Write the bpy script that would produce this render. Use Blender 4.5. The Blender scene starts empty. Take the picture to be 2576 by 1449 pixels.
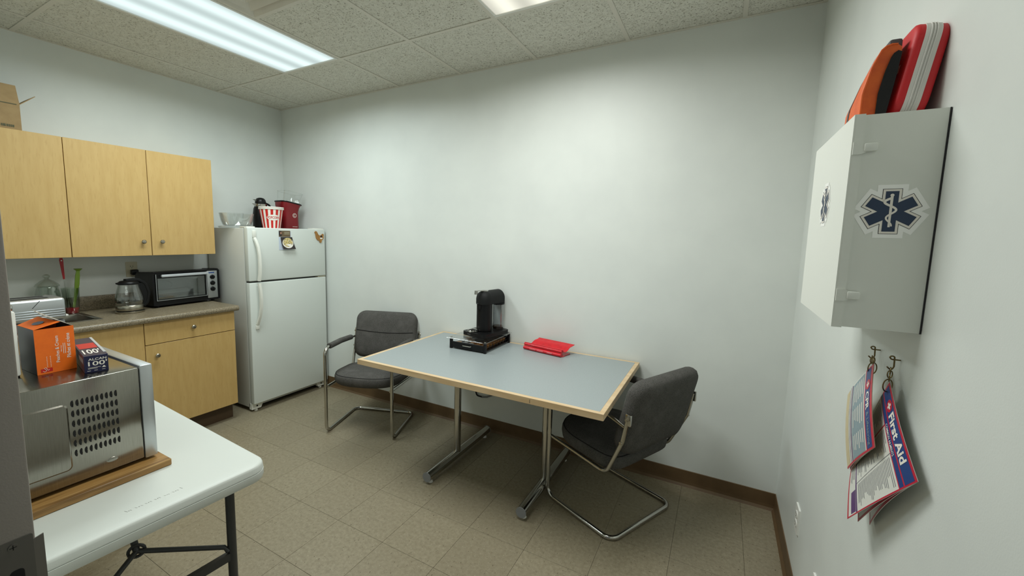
import bpy, bmesh, math, random
from mathutils import Vector, Matrix
random.seed(7)
S = bpy.context.scene
COL = S.collection
PI = math.pi

# ------------------------------------------------------------------ camera
cam_d = bpy.data.cameras.new('camera')
cam = bpy.data.objects.new('camera', cam_d)
COL.objects.link(cam)
S.camera = cam
cam_d.sensor_fit = 'HORIZONTAL'
cam_d.sensor_width = 36.0
cam_d.lens = 14.629
cam_d.shift_x = 0.02203
cam_d.shift_y = -0.00578
cam_d.clip_start = 0.02
R_ = Vector((0.87283621, 0.48751111, 0.02213302))
U_ = Vector((-0.07308654, 0.08574261, 0.99363301))
F_ = Vector((-0.48250939, 0.86889649, -0.11046975))
cm = Matrix.Identity(4)
for i in range(3):
    cm[i][0], cm[i][1], cm[i][2] = R_[i], U_[i], -F_[i]
cm.translation = Vector((3.97821, -2.76361, 1.53342))
cam.matrix_world = cm

# ------------------------------------------------------------------ world and exposure
wd = bpy.data.worlds.new('world')
S.world = wd
wd.use_nodes = True
wd.node_tree.nodes['Background'].inputs[0].default_value = (0.90, 0.95, 1.0, 1)
wd.node_tree.nodes['Background'].inputs[1].default_value = 0.18
S.view_settings.view_transform = 'Standard'
S.view_settings.look = 'None'
S.view_settings.gamma = 1.0
S.view_settings.use_curve_mapping = False
S.view_settings.exposure = 0.0
LAMP_W = 28.0         # power of each troffer
SPREAD = 168.0        # its prismatic cut-off
LAMP = 0.95           # glow of the troffer lenses

# ------------------------------------------------------------------ materials
def lin(c):
    c = c / 255.0
    return c / 12.92 if c <= 0.04045 else ((c + 0.055) / 1.055) ** 2.4
def rgb(r, g, b):
    return (lin(r), lin(g), lin(b), 1)

def newmat(name):
    m = bpy.data.materials.new(name)
    m.use_nodes = True
    nt = m.node_tree
    return m, nt, nt.nodes['Principled BSDF']

def noise_fac(nt, scale, stretch=(1, 1, 1), detail=3, lo=0.35, hi=0.65, world=False, rough=0.55, dist=0.0):
    if world:
        tc = nt.nodes.new('ShaderNodeNewGeometry'); out = tc.outputs['Position']
    else:
        tc = nt.nodes.new('ShaderNodeTexCoord'); out = tc.outputs['Object']
    mp = nt.nodes.new('ShaderNodeMapping')
    mp.inputs['Scale'].default_value = stretch
    nt.links.new(out, mp.inputs['Vector'])
    nz = nt.nodes.new('ShaderNodeTexNoise')
    nz.inputs['Scale'].default_value = scale
    nz.inputs['Detail'].default_value = detail
    nz.inputs['Roughness'].default_value = rough
    nz.inputs['Distortion'].default_value = dist
    nt.links.new(mp.outputs['Vector'], nz.inputs['Vector'])
    mr = nt.nodes.new('ShaderNodeMapRange')
    mr.inputs['From Min'].default_value = lo
    mr.inputs['From Max'].default_value = hi
    nt.links.new(nz.outputs['Fac'], mr.inputs['Value'])
    return mr.outputs['Result']

def mixc(nt, fac, a, b):
    mx = nt.nodes.new('ShaderNodeMix')
    mx.data_type = 'RGBA'
    nt.links.new(fac, mx.inputs[0])
    for sock, v in ((mx.inputs[6], a), (mx.inputs[7], b)):
        if isinstance(v, tuple):
            sock.default_value = v
        else:
            nt.links.new(v, sock)
    return mx.outputs[2]

def pm(name, col, rough=0.5, metal=0.0, layers=(), bump=None, spec=0.5, coat=0.0, alpha=1.0):
    """layers: (colour, scale, stretch, lo, hi[, world]) noise overlays; bump: (scale, strength, distance)"""
    m, nt, b = newmat(name)
    b.inputs['Roughness'].default_value = rough
    b.inputs['Metallic'].default_value = metal
    b.inputs['Specular IOR Level'].default_value = spec
    b.inputs['Coat Weight'].default_value = coat
    b.inputs['Base Color'].default_value = col
    cur = col
    for L in layers:
        f = noise_fac(nt, L[1], L[2], 3, L[3], L[4], L[5] if len(L) > 5 else False)
        cur = mixc(nt, f, cur, L[0])
    if layers:
        nt.links.new(cur, b.inputs['Base Color'])
    if bump:
        f = noise_fac(nt, bump[0], (1, 1, 1), 2, 0.2, 0.8, True)
        bp = nt.nodes.new('ShaderNodeBump')
        bp.inputs['Strength'].default_value = bump[1]
        bp.inputs['Distance'].default_value = bump[2]
        nt.links.new(f, bp.inputs['Height'])
        nt.links.new(bp.outputs['Normal'], b.inputs['Normal'])
    return m

def glassy(name, tint, refl=0.12, tintamt=1.0):
    """thin clear wall: see-through with a fresnel-weighted mirror sheen"""
    m = bpy.data.materials.new(name); m.use_nodes = True
    nt = m.node_tree
    for n in list(nt.nodes): nt.nodes.remove(n)
    out = nt.nodes.new('ShaderNodeOutputMaterial')
    tr = nt.nodes.new('ShaderNodeBsdfTransparent'); tr.inputs[0].default_value = tint
    gl = nt.nodes.new('ShaderNodeBsdfGlossy'); gl.inputs['Roughness'].default_value = 0.04
    lw = nt.nodes.new('ShaderNodeLayerWeight'); lw.inputs['Blend'].default_value = 0.35
    mr = nt.nodes.new('ShaderNodeMapRange'); mr.inputs['To Min'].default_value = refl * 0.35; mr.inputs['To Max'].default_value = min(1, refl * 5)
    mx = nt.nodes.new('ShaderNodeMixShader')
    nt.links.new(lw.outputs['Facing'], mr.inputs['Value'])
    nt.links.new(mr.outputs['Result'], mx.inputs[0])
    nt.links.new(tr.outputs[0], mx.inputs[1]); nt.links.new(gl.outputs[0], mx.inputs[2])
    nt.links.new(mx.outputs[0], out.inputs[0])
    return m

X = {}
X['wall'] = pm('wall_paint', rgb(222, 226, 221), 0.45, bump=(260, 0.10, 0.0012), layers=((rgb(214, 218, 214), 3.0, (1, 1, 1), 0.3, 0.8, True),), spec=0.35)
X['base'] = pm('rubber_base', rgb(106, 83, 55), 0.5, layers=((rgb(92, 71, 46), 9, (1, 1, 1), 0.3, 0.7, True),))
X['jamb'] = pm('jamb_paint', rgb(136, 129, 122), 0.4, bump=(320, 0.12, 0.001))
# fissured ceiling tile
m, nt, b = newmat('ceiling_tile'); X['ctile'] = m
f1 = noise_fac(nt, 105, (1, 1, 1), 2, 0.56, 0.68, True, 0.6, 0.8)
f2 = noise_fac(nt, 30, (1, 1, 1), 3, 0.3, 0.7, True)
c = mixc(nt, f2, rgb(222, 221, 210), rgb(208, 206, 194))
c = mixc(nt, f1, c, rgb(150, 145, 131))
nt.links.new(c, b.inputs['Base Color']); b.inputs['Roughness'].default_value = 0.9
bpn = nt.nodes.new('ShaderNodeBump'); bpn.inputs['Strength'].default_value = 0.5; bpn.inputs['Distance'].default_value = -0.004
nt.links.new(f1, bpn.inputs['Height']); nt.links.new(bpn.outputs['Normal'], b.inputs['Normal'])
X['tbar'] = pm('grid_enamel', rgb(214, 210, 198), 0.5)
# vinyl floor tile
m, nt, b = newmat('vinyl_tile'); X['ftile'] = m
oi = nt.nodes.new('ShaderNodeObjectInfo')
base = mixc(nt, oi.outputs['Random'], rgb(150, 140, 117), rgb(142, 132, 110))
base = mixc(nt, noise_fac(nt, 55, (1, 1, 1), 4, 0.35, 0.7, True), base, rgb(130, 120, 98))
base = mixc(nt, noise_fac(nt, 120, (1, 1.6, 1), 2, 0.62, 0.70, True), base, rgb(164, 156, 134))
base = mixc(nt, noise_fac(nt, 70, (1.7, 1, 1), 2, 0.66, 0.72, True), base, rgb(82, 70, 50))
nt.links.new(base, b.inputs['Base Color'])
b.inputs['Roughness'].default_value = 0.42
X['grout'] = pm('tile_joint', rgb(58, 50, 38), 0.8)
X['maple'] = pm('maple_melamine', rgb(196, 163, 104), 0.42, layers=((rgb(188, 154, 94), 34, (1, 1, 0.16), 0.35, 0.75, True), (rgb(184, 150, 90), 120, (1, 1, 0.12), 0.56, 0.74, True)))
X['mapleedge'] = pm('maple_lipping', rgb(216, 190, 152), 0.4, layers=((rgb(200, 170, 128), 22, (0.2, 1, 1), 0.38, 0.68),))
X['oak'] = pm('oak_board', rgb(156, 118, 66), 0.45, layers=((rgb(112, 80, 40), 40, (1, 0.08, 1), 0.42, 0.66), (rgb(170, 134, 82), 90, (1, 0.06, 1), 0.5, 0.7)))
X['kick'] = pm('toe_kick', rgb(74, 56, 36), 0.6)
X['seam'] = pm('cabinet_shadow_gap', rgb(60, 42, 22), 0.8)
X['counter'] = pm('counter_laminate', rgb(132, 120, 98), 0.38, layers=((rgb(104, 93, 73), 120, (1, 1, 1), 0.45, 0.6, True), (rgb(160, 148, 124), 160, (1, 1, 1), 0.58, 0.68, True)))
X['tabletop'] = pm('grey_laminate', rgb(154, 162, 163), 0.34, layers=((rgb(146, 154, 155), 220, (1, 1, 1), 0.4, 0.62),))
X['chrome'] = pm('chrome', rgb(186, 184, 178), 0.12, 1.0)
X['nickel'] = pm('brushed_nickel', rgb(170, 164, 150), 0.28, 1.0)
X['steel'] = pm('stainless', rgb(158, 155, 146), 0.17, 1.0, layers=((rgb(144, 141, 132), 60, (1, 12, 0.3), 0.3, 0.7),))
X['steel2'] = pm('satin_silver', rgb(190, 194, 196), 0.34, 0.85)
X['silverpaint'] = pm('silver_paint', rgb(196, 200, 204), 0.38, 0.35)
X['fabric'] = pm('grey_weave', rgb(90, 88, 85), 0.95, layers=((rgb(70, 69, 66), 260, (1, 1, 1), 0.4, 0.62), (rgb(94, 92, 89), 14, (1, 1, 1), 0.5, 0.8)), bump=(700, 0.3, 0.001), spec=0.1)
X['crease'] = pm('stitched_crease', rgb(44, 43, 42), 0.95, spec=0.1)
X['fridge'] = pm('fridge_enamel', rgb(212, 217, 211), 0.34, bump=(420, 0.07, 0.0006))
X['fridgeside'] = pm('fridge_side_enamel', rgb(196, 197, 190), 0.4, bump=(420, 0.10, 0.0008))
X['fplastic'] = pm('fridge_plastic', rgb(224, 224, 214), 0.4)
X['gasket'] = pm('door_gasket', rgb(92, 92, 90), 0.7)
X['black'] = pm('black_plastic', rgb(16, 16, 17), 0.35, spec=0.25)
X['blackm'] = pm('black_matte', rgb(24, 25, 25), 0.6, spec=0.25, bump=(900, 0.15, 0.0005))
X['dark'] = pm('dark_void', rgb(10, 10, 10), 0.8)
X['tablewhite'] = pm('moulded_white', rgb(204, 208, 202), 0.42, bump=(500, 0.08, 0.0006))
X['legdark'] = pm('dark_powdercoat', rgb(52, 53, 54), 0.4)
X['scuff'] = pm('ink_scuff', rgb(150, 150, 146), 0.7)
X['white'] = pm('white_plastic', rgb(232, 232, 226), 0.35)
X['offwhite'] = pm('white_print', rgb(236, 230, 220), 0.6)
X['cream'] = pm('cream_plate', rgb(196, 188, 162), 0.4)
X['orange'] = pm('orange_carton', rgb(240, 112, 24), 0.4, layers=((rgb(232, 104, 20), 40, (1, 1, 1), 0.4, 0.7),))
X['navy'] = pm('navy_carton', rgb(24, 26, 62), 0.35)
X['cartondark'] = pm('dark_picture_side', rgb(30, 29, 46), 0.35, layers=((rgb(80, 78, 94), 14, (1, 1, 1), 0.6, 0.75), (rgb(20, 20, 28), 9, (1, 1, 1), 0.4, 0.6)))
X['greyboard'] = pm('grey_carton_board', rgb(150, 142, 130), 0.8)
X['bluegrey'] = pm('blue_grey_print', rgb(110, 122, 140), 0.6)
X['pcred'] = pm('red_print', rgb(196, 30, 20), 0.5)
X['kraft'] = pm('corrugated_kraft', rgb(158, 132, 92), 0.85, layers=((rgb(146, 120, 82), 20, (1, 1, 1), 0.35, 0.7),))
X['kraftink'] = pm('green_box_ink', rgb(84, 84, 62), 0.85)
X['red'] = pm('red_vinyl', rgb(208, 22, 36), 0.32, layers=((rgb(190, 16, 30), 30, (1, 1, 1), 0.4, 0.7),))
X['bagred'] = pm('red_nylon', rgb(196, 28, 34), 0.55, bump=(900, 0.25, 0.0006))
X['maroon'] = pm('maroon_plastic', rgb(122, 14, 24), 0.32)
X['bagorange'] = pm('orange_nylon', rgb(222, 96, 24), 0.5, layers=((rgb(204, 78, 18), 30, (1, 1, 1), 0.4, 0.7),), bump=(900, 0.25, 0.0006))
X['bagblack'] = pm('black_nylon', rgb(16, 16, 17), 0.8, bump=(900, 0.3, 0.0006))
X['baggrey'] = pm('grey_webbing', rgb(84, 80, 82), 0.8)
X['zip'] = pm('white_zip_tape', rgb(214, 212, 206), 0.8)
X['fabox'] = pm('grey_white_box', rgb(226, 228, 220), 0.4, bump=(600, 0.06, 0.0005))
X['sticker'] = pm('clear_sticker_film', rgb(252, 252, 248), 0.25)
X['starblue'] = pm('star_blue', rgb(22, 46, 76), 0.4)
X['ink'] = pm('black_ink', rgb(34, 34, 36), 0.6)
X['laminate'] = pm('laminated_paper', rgb(226, 226, 218), 0.3)
X['manila'] = pm('cream_paper', rgb(206, 192, 156), 0.6)
X['pamred'] = pm('booklet_red', rgb(196, 30, 58), 0.35)
X['pamblue'] = pm('booklet_blue', rgb(34, 66, 128), 0.35)
X['pampurple'] = pm('booklet_purple', rgb(92, 56, 112), 0.35)
X['pamgrey'] = pm('booklet_grey_blue', rgb(140, 160, 168), 0.35)
X['textgrey'] = pm('small_print', rgb(128, 130, 132), 0.6)
X['brass'] = pm('aged_brass_wire', rgb(128, 112, 78), 0.35, 1.0)
X['capsule'] = pm('bronze_capsule', rgb(176, 120, 66), 0.3, 0.8)
X['capsule2'] = pm('silver_capsule', rgb(150, 148, 150), 0.3, 0.8)
X['glass'] = glassy('clear_glass', (0.965, 0.975, 0.97, 1), 0.13)
X['greenglass'] = glassy('greenish_glass', (0.90, 0.935, 0.90, 1), 0.13)
X['smoke'] = glassy('smoky_plastic', (0.86, 0.87, 0.88, 1), 0.14)
X['ovenglass'] = glassy('oven_window_glass', (0.86, 0.89, 0.89, 1), 0.16)
X['water'] = glassy('water', (0.84, 0.87, 0.87, 1), 0.10)
X['brownwater'] = glassy('dark_water', (0.45, 0.30, 0.20, 1), 0.10)
X['redliquid'] = pm('red_soap', rgb(176, 34, 48), 0.4)
X['green'] = pm('green_plastic', rgb(120, 152, 40), 0.4)
X['redplastic'] = pm('red_handle', rgb(172, 22, 30), 0.35)
X['ovengrey'] = pm('oven_liner', rgb(176, 180, 176), 0.45, 0.1)
X['wood'] = pm('magnet_wood', rgb(172, 124, 62), 0.6, layers=((rgb(150, 104, 48), 30, (1, 1, 0.3), 0.4, 0.7),))
X['cardbrown'] = pm('brown_card_print', rgb(104, 86, 60), 0.4)
X['hairdark'] = pm('dark_photo_print', rgb(40, 30, 28), 0.4)
X['skin'] = pm('photo_skin_print', rgb(176, 128, 104), 0.4)
X['foodprint'] = pm('food_photo_print', rgb(206, 184, 116), 0.4, layers=((rgb(70, 54, 34), 110, (1, 1, 1), 0.52, 0.58), (rgb(238, 228, 196), 130, (1, 1, 1), 0.55, 0.62)))
X['lightblue'] = pm('pale_blue_paper', rgb(196, 206, 222), 0.5)

def lamp_mat(name, cx, strength, tint):
    """prismatic lens with fluorescent tubes glowing behind it"""
    m = bpy.data.materials.new(name); m.use_nodes = True
    nt = m.node_tree
    for n in list(nt.nodes): nt.nodes.remove(n)
    out = nt.nodes.new('ShaderNodeOutputMaterial')
    em = nt.nodes.new('ShaderNodeEmission')
    tc = nt.nodes.new('ShaderNodeTexCoord')
    sp = nt.nodes.new('ShaderNodeSeparateXYZ')
    nt.links.new(tc.outputs['Object'], sp.inputs[0])
    mu = nt.nodes.new('ShaderNodeMath'); mu.operation = 'MULTIPLY'; mu.inputs[1].default_value = 2 * PI / 0.19
    co = nt.nodes.new('ShaderNodeMath'); co.operation = 'COSINE'
    mr = nt.nodes.new('ShaderNodeMapRange')
    mr.inputs['From Min'].default_value = -1; mr.inputs['From Max'].default_value = 1
    mr.inputs['To Min'].default_value = strength * 0.72; mr.inputs['To Max'].default_value = strength * 1.15
    nt.links.new(sp.outputs[0], mu.inputs[0]); nt.links.new(mu.outputs[0], co.inputs[0]); nt.links.new(co.outputs[0], mr.inputs['Value'])
    nt.links.new(mr.outputs['Result'], em.inputs['Strength'])
    em.inputs['Color'].default_value = tint
    nt.links.new(em.outputs[0], out.inputs[0])
    return m
X['lamp_cool'] = lamp_mat('lens_cool', 0, LAMP, (0.84, 1.0, 0.98, 1))
X['lamp_warm'] = lamp_mat('lens_warm', 0, LAMP, (0.98, 0.97, 0.82, 1))

# ------------------------------------------------------------------ mesh helpers
class MB:
    def __init__(self):
        self.bm = bmesh.new()
        self.mi = 0
        self.xf = None
    def _merge(self, t):
        for f in t.faces: f.material_index = self.mi
        if self.xf is not None: bmesh.ops.transform(t, matrix=self.xf, verts=t.verts)
        me = bpy.data.meshes.new('tmp'); t.to_mesh(me); t.free()
        self.bm.from_mesh(me); bpy.data.meshes.remove(me)
        return self
    def box(self, x0, x1, y0, y1, z0, z1, bev=0.0, seg=2):
        t = bmesh.new()
        bmesh.ops.create_cube(t, size=1.0)
        for v in t.verts:
            v.co = Vector((x0 + (v.co.x + .5) * (x1 - x0), y0 + (v.co.y + .5) * (y1 - y0), z0 + (v.co.z + .5) * (z1 - z0)))
        if bev > 0:
            bmesh.ops.bevel(t, geom=list(t.edges), offset=bev, segments=seg, profile=0.5, affect='EDGES')
        return self._merge(t)
    def mesh(self, verts, faces):
        t = bmesh.new()
        vs = [t.verts.new(v) for v in verts]
        for f in faces:
            try: t.faces.new([vs[i] for i in f])
            except ValueError: pass
        bmesh.ops.recalc_face_normals(t, faces=t.faces)
        return self._merge(t)
    def sheet(self, verts, faces):
        t = bmesh.new()
        vs = [t.verts.new(v) for v in verts]
        for f in faces:
            try: t.faces.new([vs[i] for i in f])
            except ValueError: pass
        return self._merge(t)
    def cyl(self, p0, p1, r0, r1=None, n=20, cap=True):
        r1 = r0 if r1 is None else r1
        p0 = Vector(p0); p1 = Vector(p1)
        d = (p1 - p0).normalized()
        a = Vector((0, 0, 1)) if abs(d.z) < 0.9 else Vector((1, 0, 0))
        u = d.cross(a).normalized(); v = d.cross(u)
        vs = []
        for p, r in ((p0, r0), (p1, r1)):
            for k in range(n):
                t = 2 * PI * k / n
                vs.append(p + u * (r * math.cos(t)) + v * (r * math.sin(t)))
        fs = [(k, (k + 1) % n, n + (k + 1) % n, n + k) for k in range(n)]
        if cap: fs += [tuple(range(n))[::-1], tuple(range(n, 2 * n))]
        return self.mesh(vs, fs)
    def sweep(self, path, prof, closed=False, up=None, caps=True, scales=None):
        P = [Vector(p) for p in path]; N = len(P); n = len(prof)
        tang = []
        for i in range(N):
            if closed: d = P[(i + 1) % N] - P[i - 1]
            else: d = P[min(i + 1, N - 1)] - P[max(i - 1, 0)]
            tang.append(d.normalized())
        t0 = tang[0]
        a = Vector(up) if up else (Vector((0, 0, 1)) if abs(t0.z) < 0.9 else Vector((1, 0, 0)))
        u = (a - t0 * a.dot(t0)).normalized()
        vs = []
        for i in range(N):
            t = tang[i]
            u = (u - t * u.dot(t)).normalized()
            w = t.cross(u)
            s = scales[i] if scales else 1.0
            for (pa, pb) in prof: vs.append(P[i] + u * (pb * s) + w * (pa * s))
        fs = []
        for i in range(N if closed else N - 1):
            j = (i + 1) % N
            for k in range(n):
                l = (k + 1) % n
                fs.append((i * n + k, i * n + l, j * n + l, j * n + k))
        if caps and not closed: fs += [tuple(range(n))[::-1], tuple(range((N - 1) * n, N * n))]
        return self.mesh(vs, fs)
    def tube(self, path, r, n=12, closed=False, scales=None):
        return self.sweep(path, [(r * math.cos(2 * PI * k / n), r * math.sin(2 * PI * k / n)) for k in range(n)], closed, scales=scales)
    def lathe(self, prof, c=(0, 0, 0), n=32, wob=None):
        vs = []; fs = []; c = Vector(c); m = len(prof)
        for (r, z) in prof:
            for k in range(n):
                t = 2 * PI * k / n
                vs.append(c + Vector((r * math.cos(t), r * math.sin(t), z)))
        for i in range(m - 1):
            for k in range(n):
                l = (k + 1) % n
                fs.append((i * n + k, i * n + l, (i + 1) * n + l, (i + 1) * n + k))
        if prof[0][0] > 1e-5: fs.append(tuple(range(n))[::-1])
        if prof[-1][0] > 1e-5: fs.append(tuple(range((m - 1) * n, m * n)))
        t = bmesh.new()
        bv = [t.verts.new(v) for v in vs]
        for f in fs: t.faces.new([bv[i] for i in f])
        bmesh.ops.remove_doubles(t, verts=t.verts, dist=1e-5)
        bmesh.ops.recalc_face_normals(t, faces=t.faces)
        return self._merge(t)
    def shell(self, prof, th, c=(0, 0, 0), n=32):
        """open vessel of wall thickness th: outer profile bottom to top, then back down inside"""
        inner = [(max(r - th, 0.0), z + (th if i == 0 else 0)) for i, (r, z) in enumerate(prof)]
        return self.lathe([(0, prof[0][1])] + prof + inner[::-1] + [(0, prof[0][1] + th)], c, n)
    def plate(self, poly, O, u, v, t0, t1):
        """polygon in frame (O,u,v) extruded along u x v from t0 to t1"""
        O = Vector(O); u = Vector(u); v = Vector(v); w = u.cross(v).normalized()
        n = len(poly)
        vs = [O + u * a + v * b_ + w * t0 for a, b_ in poly] + [O + u * a + v * b_ + w * t1 for a, b_ in poly]
        fs = [tuple(range(n))[::-1], tuple(range(n, 2 * n))] + [(k, (k + 1) % n, n + (k + 1) % n, n + k) for k in range(n)]
        return self.mesh(vs, fs)
    def sphere(self, c, r, sc=(1, 1, 1), nu=20, nv=12):
        pr = [(r * math.sin(PI * i / nv), -r * math.cos(PI * i / nv)) for i in range(nv + 1)]
        old = self.xf
        M_ = Matrix.Translation(Vector(c)) @ Matrix.Diagonal((*sc, 1))
        self.xf = M_ if old is None else old @ M_
        self.lathe(pr, (0, 0, 0), nu)
        self.xf = old
        return self

def rrect(w, h, r, n=5, cx=0, cy=0):
    out = []
    for (sx, sy, a0) in ((1, 1, 0), (-1, 1, 90), (-1, -1, 180), (1, -1, 270)):
        for k in range(n + 1):
            a = math.radians(a0 + 90 * k / n)
            out.append((cx + sx * (w / 2 - r) + r * math.cos(a), cy + sy * (h / 2 - r) + r * math.sin(a)))
    return out
def circ(r, n=24, cx=0, cy=0, ry=None):
    ry = r if ry is None else ry
    return [(cx + r * math.cos(2 * PI * k / n), cy + ry * math.sin(2 * PI * k / n)) for k in range(n)]
def fillet(pts, r, n=6):
    P = [Vector(p) for p in pts]; out = [P[0]]
    for i in range(1, len(P) - 1):
        a = (P[i - 1] - P[i]); b = (P[i + 1] - P[i])
        la, lb = a.length, b.length
        a.normalize(); b.normalize()
        ang = a.angle(b)
        if ang > 3.1: out.append(P[i]); continue
        d = min(r / math.tan(ang / 2), la * 0.49, lb * 0.49)
        rr = d * math.tan(ang / 2)
        bis = (a + b).normalized(); C = P[i] + bis * (rr / math.sin(ang / 2))
        s = (P[i] + a * d) - C; e = (P[i] + b * d) - C
        tot = s.angle(e); ax = s.cross(e).normalized()
        for k in range(n + 1):
            out.append(C + Matrix.Rotation(tot * k / n, 3, ax) @ s)
    out.append(P[-1])
    return out

def obj(name, mb, mat, parent=None, smooth=True, label=None, kind=None, ang=40):
    me = bpy.data.meshes.new(name)
    bm = mb.bm if isinstance(mb, MB) else mb
    bm.to_mesh(me); bm.free()
    for mm in (mat if isinstance(mat, (list, tuple)) else [mat]):
        me.materials.append(X[mm])
    if smooth:
        me.polygons.foreach_set('use_smooth', [True] * len(me.polygons))
        me.set_sharp_from_angle(angle=math.radians(ang))
    o = bpy.data.objects.new(name, me)
    COL.objects.link(o)
    if parent is not None: o.parent = parent
    if label: o['label'] = label
    if kind: o['kind'] = kind
    return o
def tag(o, label, cat, group=None, kind=None):
    o['label'] = label; o['category'] = cat
    if group: o['group'] = group
    if kind: o['kind'] = kind
    return o
def thing(name, label, cat, loc=(0, 0, 0), rz=0.0, group=None, rot=None):
    o = bpy.data.objects.new(name, None)
    o.empty_display_size = 0.1
    COL.objects.link(o)
    o.location = loc
    o.rotation_euler = rot if rot else (0, 0, rz)
    return tag(o, label, cat, group)
def struct(name, mb, mat, label, cat, parent=None, smooth=False):
    o = obj(name, mb, mat, parent, smooth)
    if parent is None:
        o['kind'] = 'structure'; o['label'] = label; o['category'] = cat
    return o
def inst(src, name, loc, parent, rot=None, scale=None):
    o = bpy.data.objects.new(name, src.data)
    COL.objects.link(o)
    o.parent = parent; o.location = loc
    if rot: o.rotation_euler = rot
    if scale: o.scale = scale
    return o

_tc = {}
def text2d(s, bold=0.0):
    key = (s, bold)
    if key in _tc: return _tc[key]
    cu = bpy.data.curves.new('t', 'FONT')
    cu.body = s; cu.size = 1.0; cu.resolution_u = 3; cu.offset = bold
    cu.fill_mode = 'FRONT'
    o = bpy.data.objects.new('t', cu); COL.objects.link(o)
    bpy.context.view_layer.update()
    me = bpy.data.meshes.new_from_object(o.evaluated_get(bpy.context.evaluated_depsgraph_get()))
    vs = [(v.co.x, v.co.y) for v in me.vertices]; fs = [tuple(p.vertices) for p in me.polygons]
    bpy.data.objects.remove(o); bpy.data.curves.remove(cu); bpy.data.meshes.remove(me)
    x0 = min(a for a, _ in vs); x1 = max(a for a, _ in vs); y0 = min(b_ for _, b_ in vs); y1 = max(b_ for _, b_ in vs)
    vs = [((a - x0) / (x1 - x0), (b_ - y0) / (y1 - y0)) for a, b_ in vs]
    _tc[key] = (vs, fs, (x1 - x0) / (y1 - y0))
    return _tc[key]
def put_text(mb, s, fmap, x0, y0, w, h, bold=0.0):
    """text stretched to w x h with its lower-left at x0,y0 of the 2-D face; fmap(a,b)->3-D point"""
    vs, fs, _ = text2d(s, bold)
    mb.sheet([fmap(x0 + a * w, y0 + b_ * h) for a, b_ in vs], fs)
def frame(O, u, v, off=0.0006):
    O = Vector(O); u = Vector(u); v = Vector(v); w = u.cross(v).normalized()
    return lambda a, b_: O + u * a + v * b_ + w * off
def put_poly(mb, poly, fmap):
    mb.sheet([fmap(a, b_) for a, b_ in poly], [tuple(range(len(poly)))])

# ------------------------------------------------------------------ room shell
W, H = 4.349, 2.737
YF = -2.585                       # room side of the front wall (with the doorway the photo is taken from)
WT = 0.12
struct('wall_back', MB().box(-WT, W + WT, 0, WT, 0, H + 0.25), 'wall', 'long white painted back wall behind the table', 'wall')
struct('wall_left', MB().box(-WT, 0, YF - WT, 0, 0, H + 0.25), 'wall', 'white painted wall behind the kitchen cabinets', 'wall')
struct('wall_right', MB().box(W, W + WT, -4.2, 0, 0, H + 0.25), 'wall', 'white painted wall carrying the first aid box', 'wall')
XJ = 3.05
fw = MB().box(0, XJ - 0.05, YF - WT, YF, 0, H + 0.25)
fw.box(XJ - 0.05, 4.2, YF - WT, YF, 2.15, H + 0.25)
fw.box(4.2, W, YF - WT, YF, 0, H + 0.25)
struct('wall_front', fw, 'wall', 'white wall with the doorway beside the camera', 'wall')

# floor: one object per vinyl tile on a joint-coloured bed
fl = struct('floor', MB().box(-WT, W + WT, -4.2, WT, -0.06, -0.0016), 'grout', 'beige vinyl tile floor with fine dark joints', 'floor')
TS = 0.3155
def tile_mesh(w, d):
    t = MB(); t.box(-w / 2, w / 2, -d / 2, d / 2, -0.0016, 0.0, 0.0005, 1); return t
tcache = {}
xs = [2.602 + TS * k for k in range(-10, 8)]
ys = [-1.329 + TS * k for k in range(-10, 6)]
def spans(lines, lo, hi):
    out = []
    for a, b_ in zip(lines[:-1], lines[1:]):
        a2, b2 = max(a, lo), min(b_, hi)
        if b2 - a2 > 0.01: out.append((a2, b2))
    return out
for (a, b_) in spans(xs, 0.0, W):
    for (c_, d_) in spans(ys, -4.2, 0.0):
        if c_ < -3.2: continue
        w, d = round(b_ - a - 0.0011, 4), round(d_ - c_ - 0.0011, 4)
        if (w, d) not in tcache:
            o = obj('floor_tile', tile_mesh(w, d), 'ftile', fl, smooth=False)
            tcache[(w, d)] = o
        else:
            o = inst(tcache[(w, d)], 'floor_tile', (0, 0, 0), fl)
        o.location = ((a + b_) / 2, (c_ + d_) / 2, 0)

# baseboards (rubber cove)
def cove(name, p0, p1, inward, label):
    p0 = Vector(p0); p1 = Vector(p1); n = Vector(inward)
    prof = [(0, 0.0), (0.016, 0.0), (0.012, 0.005), (0.005, 0.014), (0.0035, 0.03), (0.0035, 0.1), (0.0, 0.102)]
    vs = []
    for p in (p0, p1):
        vs += [p + n * a + Vector((0, 0, z)) for a, z in prof]
    k = len(prof)
    fs = [(i, (i + 1) % k, k + (i + 1) % k, k + i) for i in range(k)] + [tuple(range(k)), tuple(range(k, 2 * k))[::-1]]
    struct(name, MB().mesh(vs, fs), 'base', label, 'baseboard')
cove('baseboard_back', (0, 0, 0), (W, 0, 0), (0, -1, 0), 'brown rubber baseboard along the back wall')
cove('baseboard_right', (W, -2.58, 0), (W, -0.001, 0), (-1, 0, 0), 'brown rubber baseboard along the right wall')
cove('baseboard_left', (0, YF, 0), (0, -0.001, 0), (1, 0, 0), 'brown rubber baseboard behind the fridge')

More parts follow.
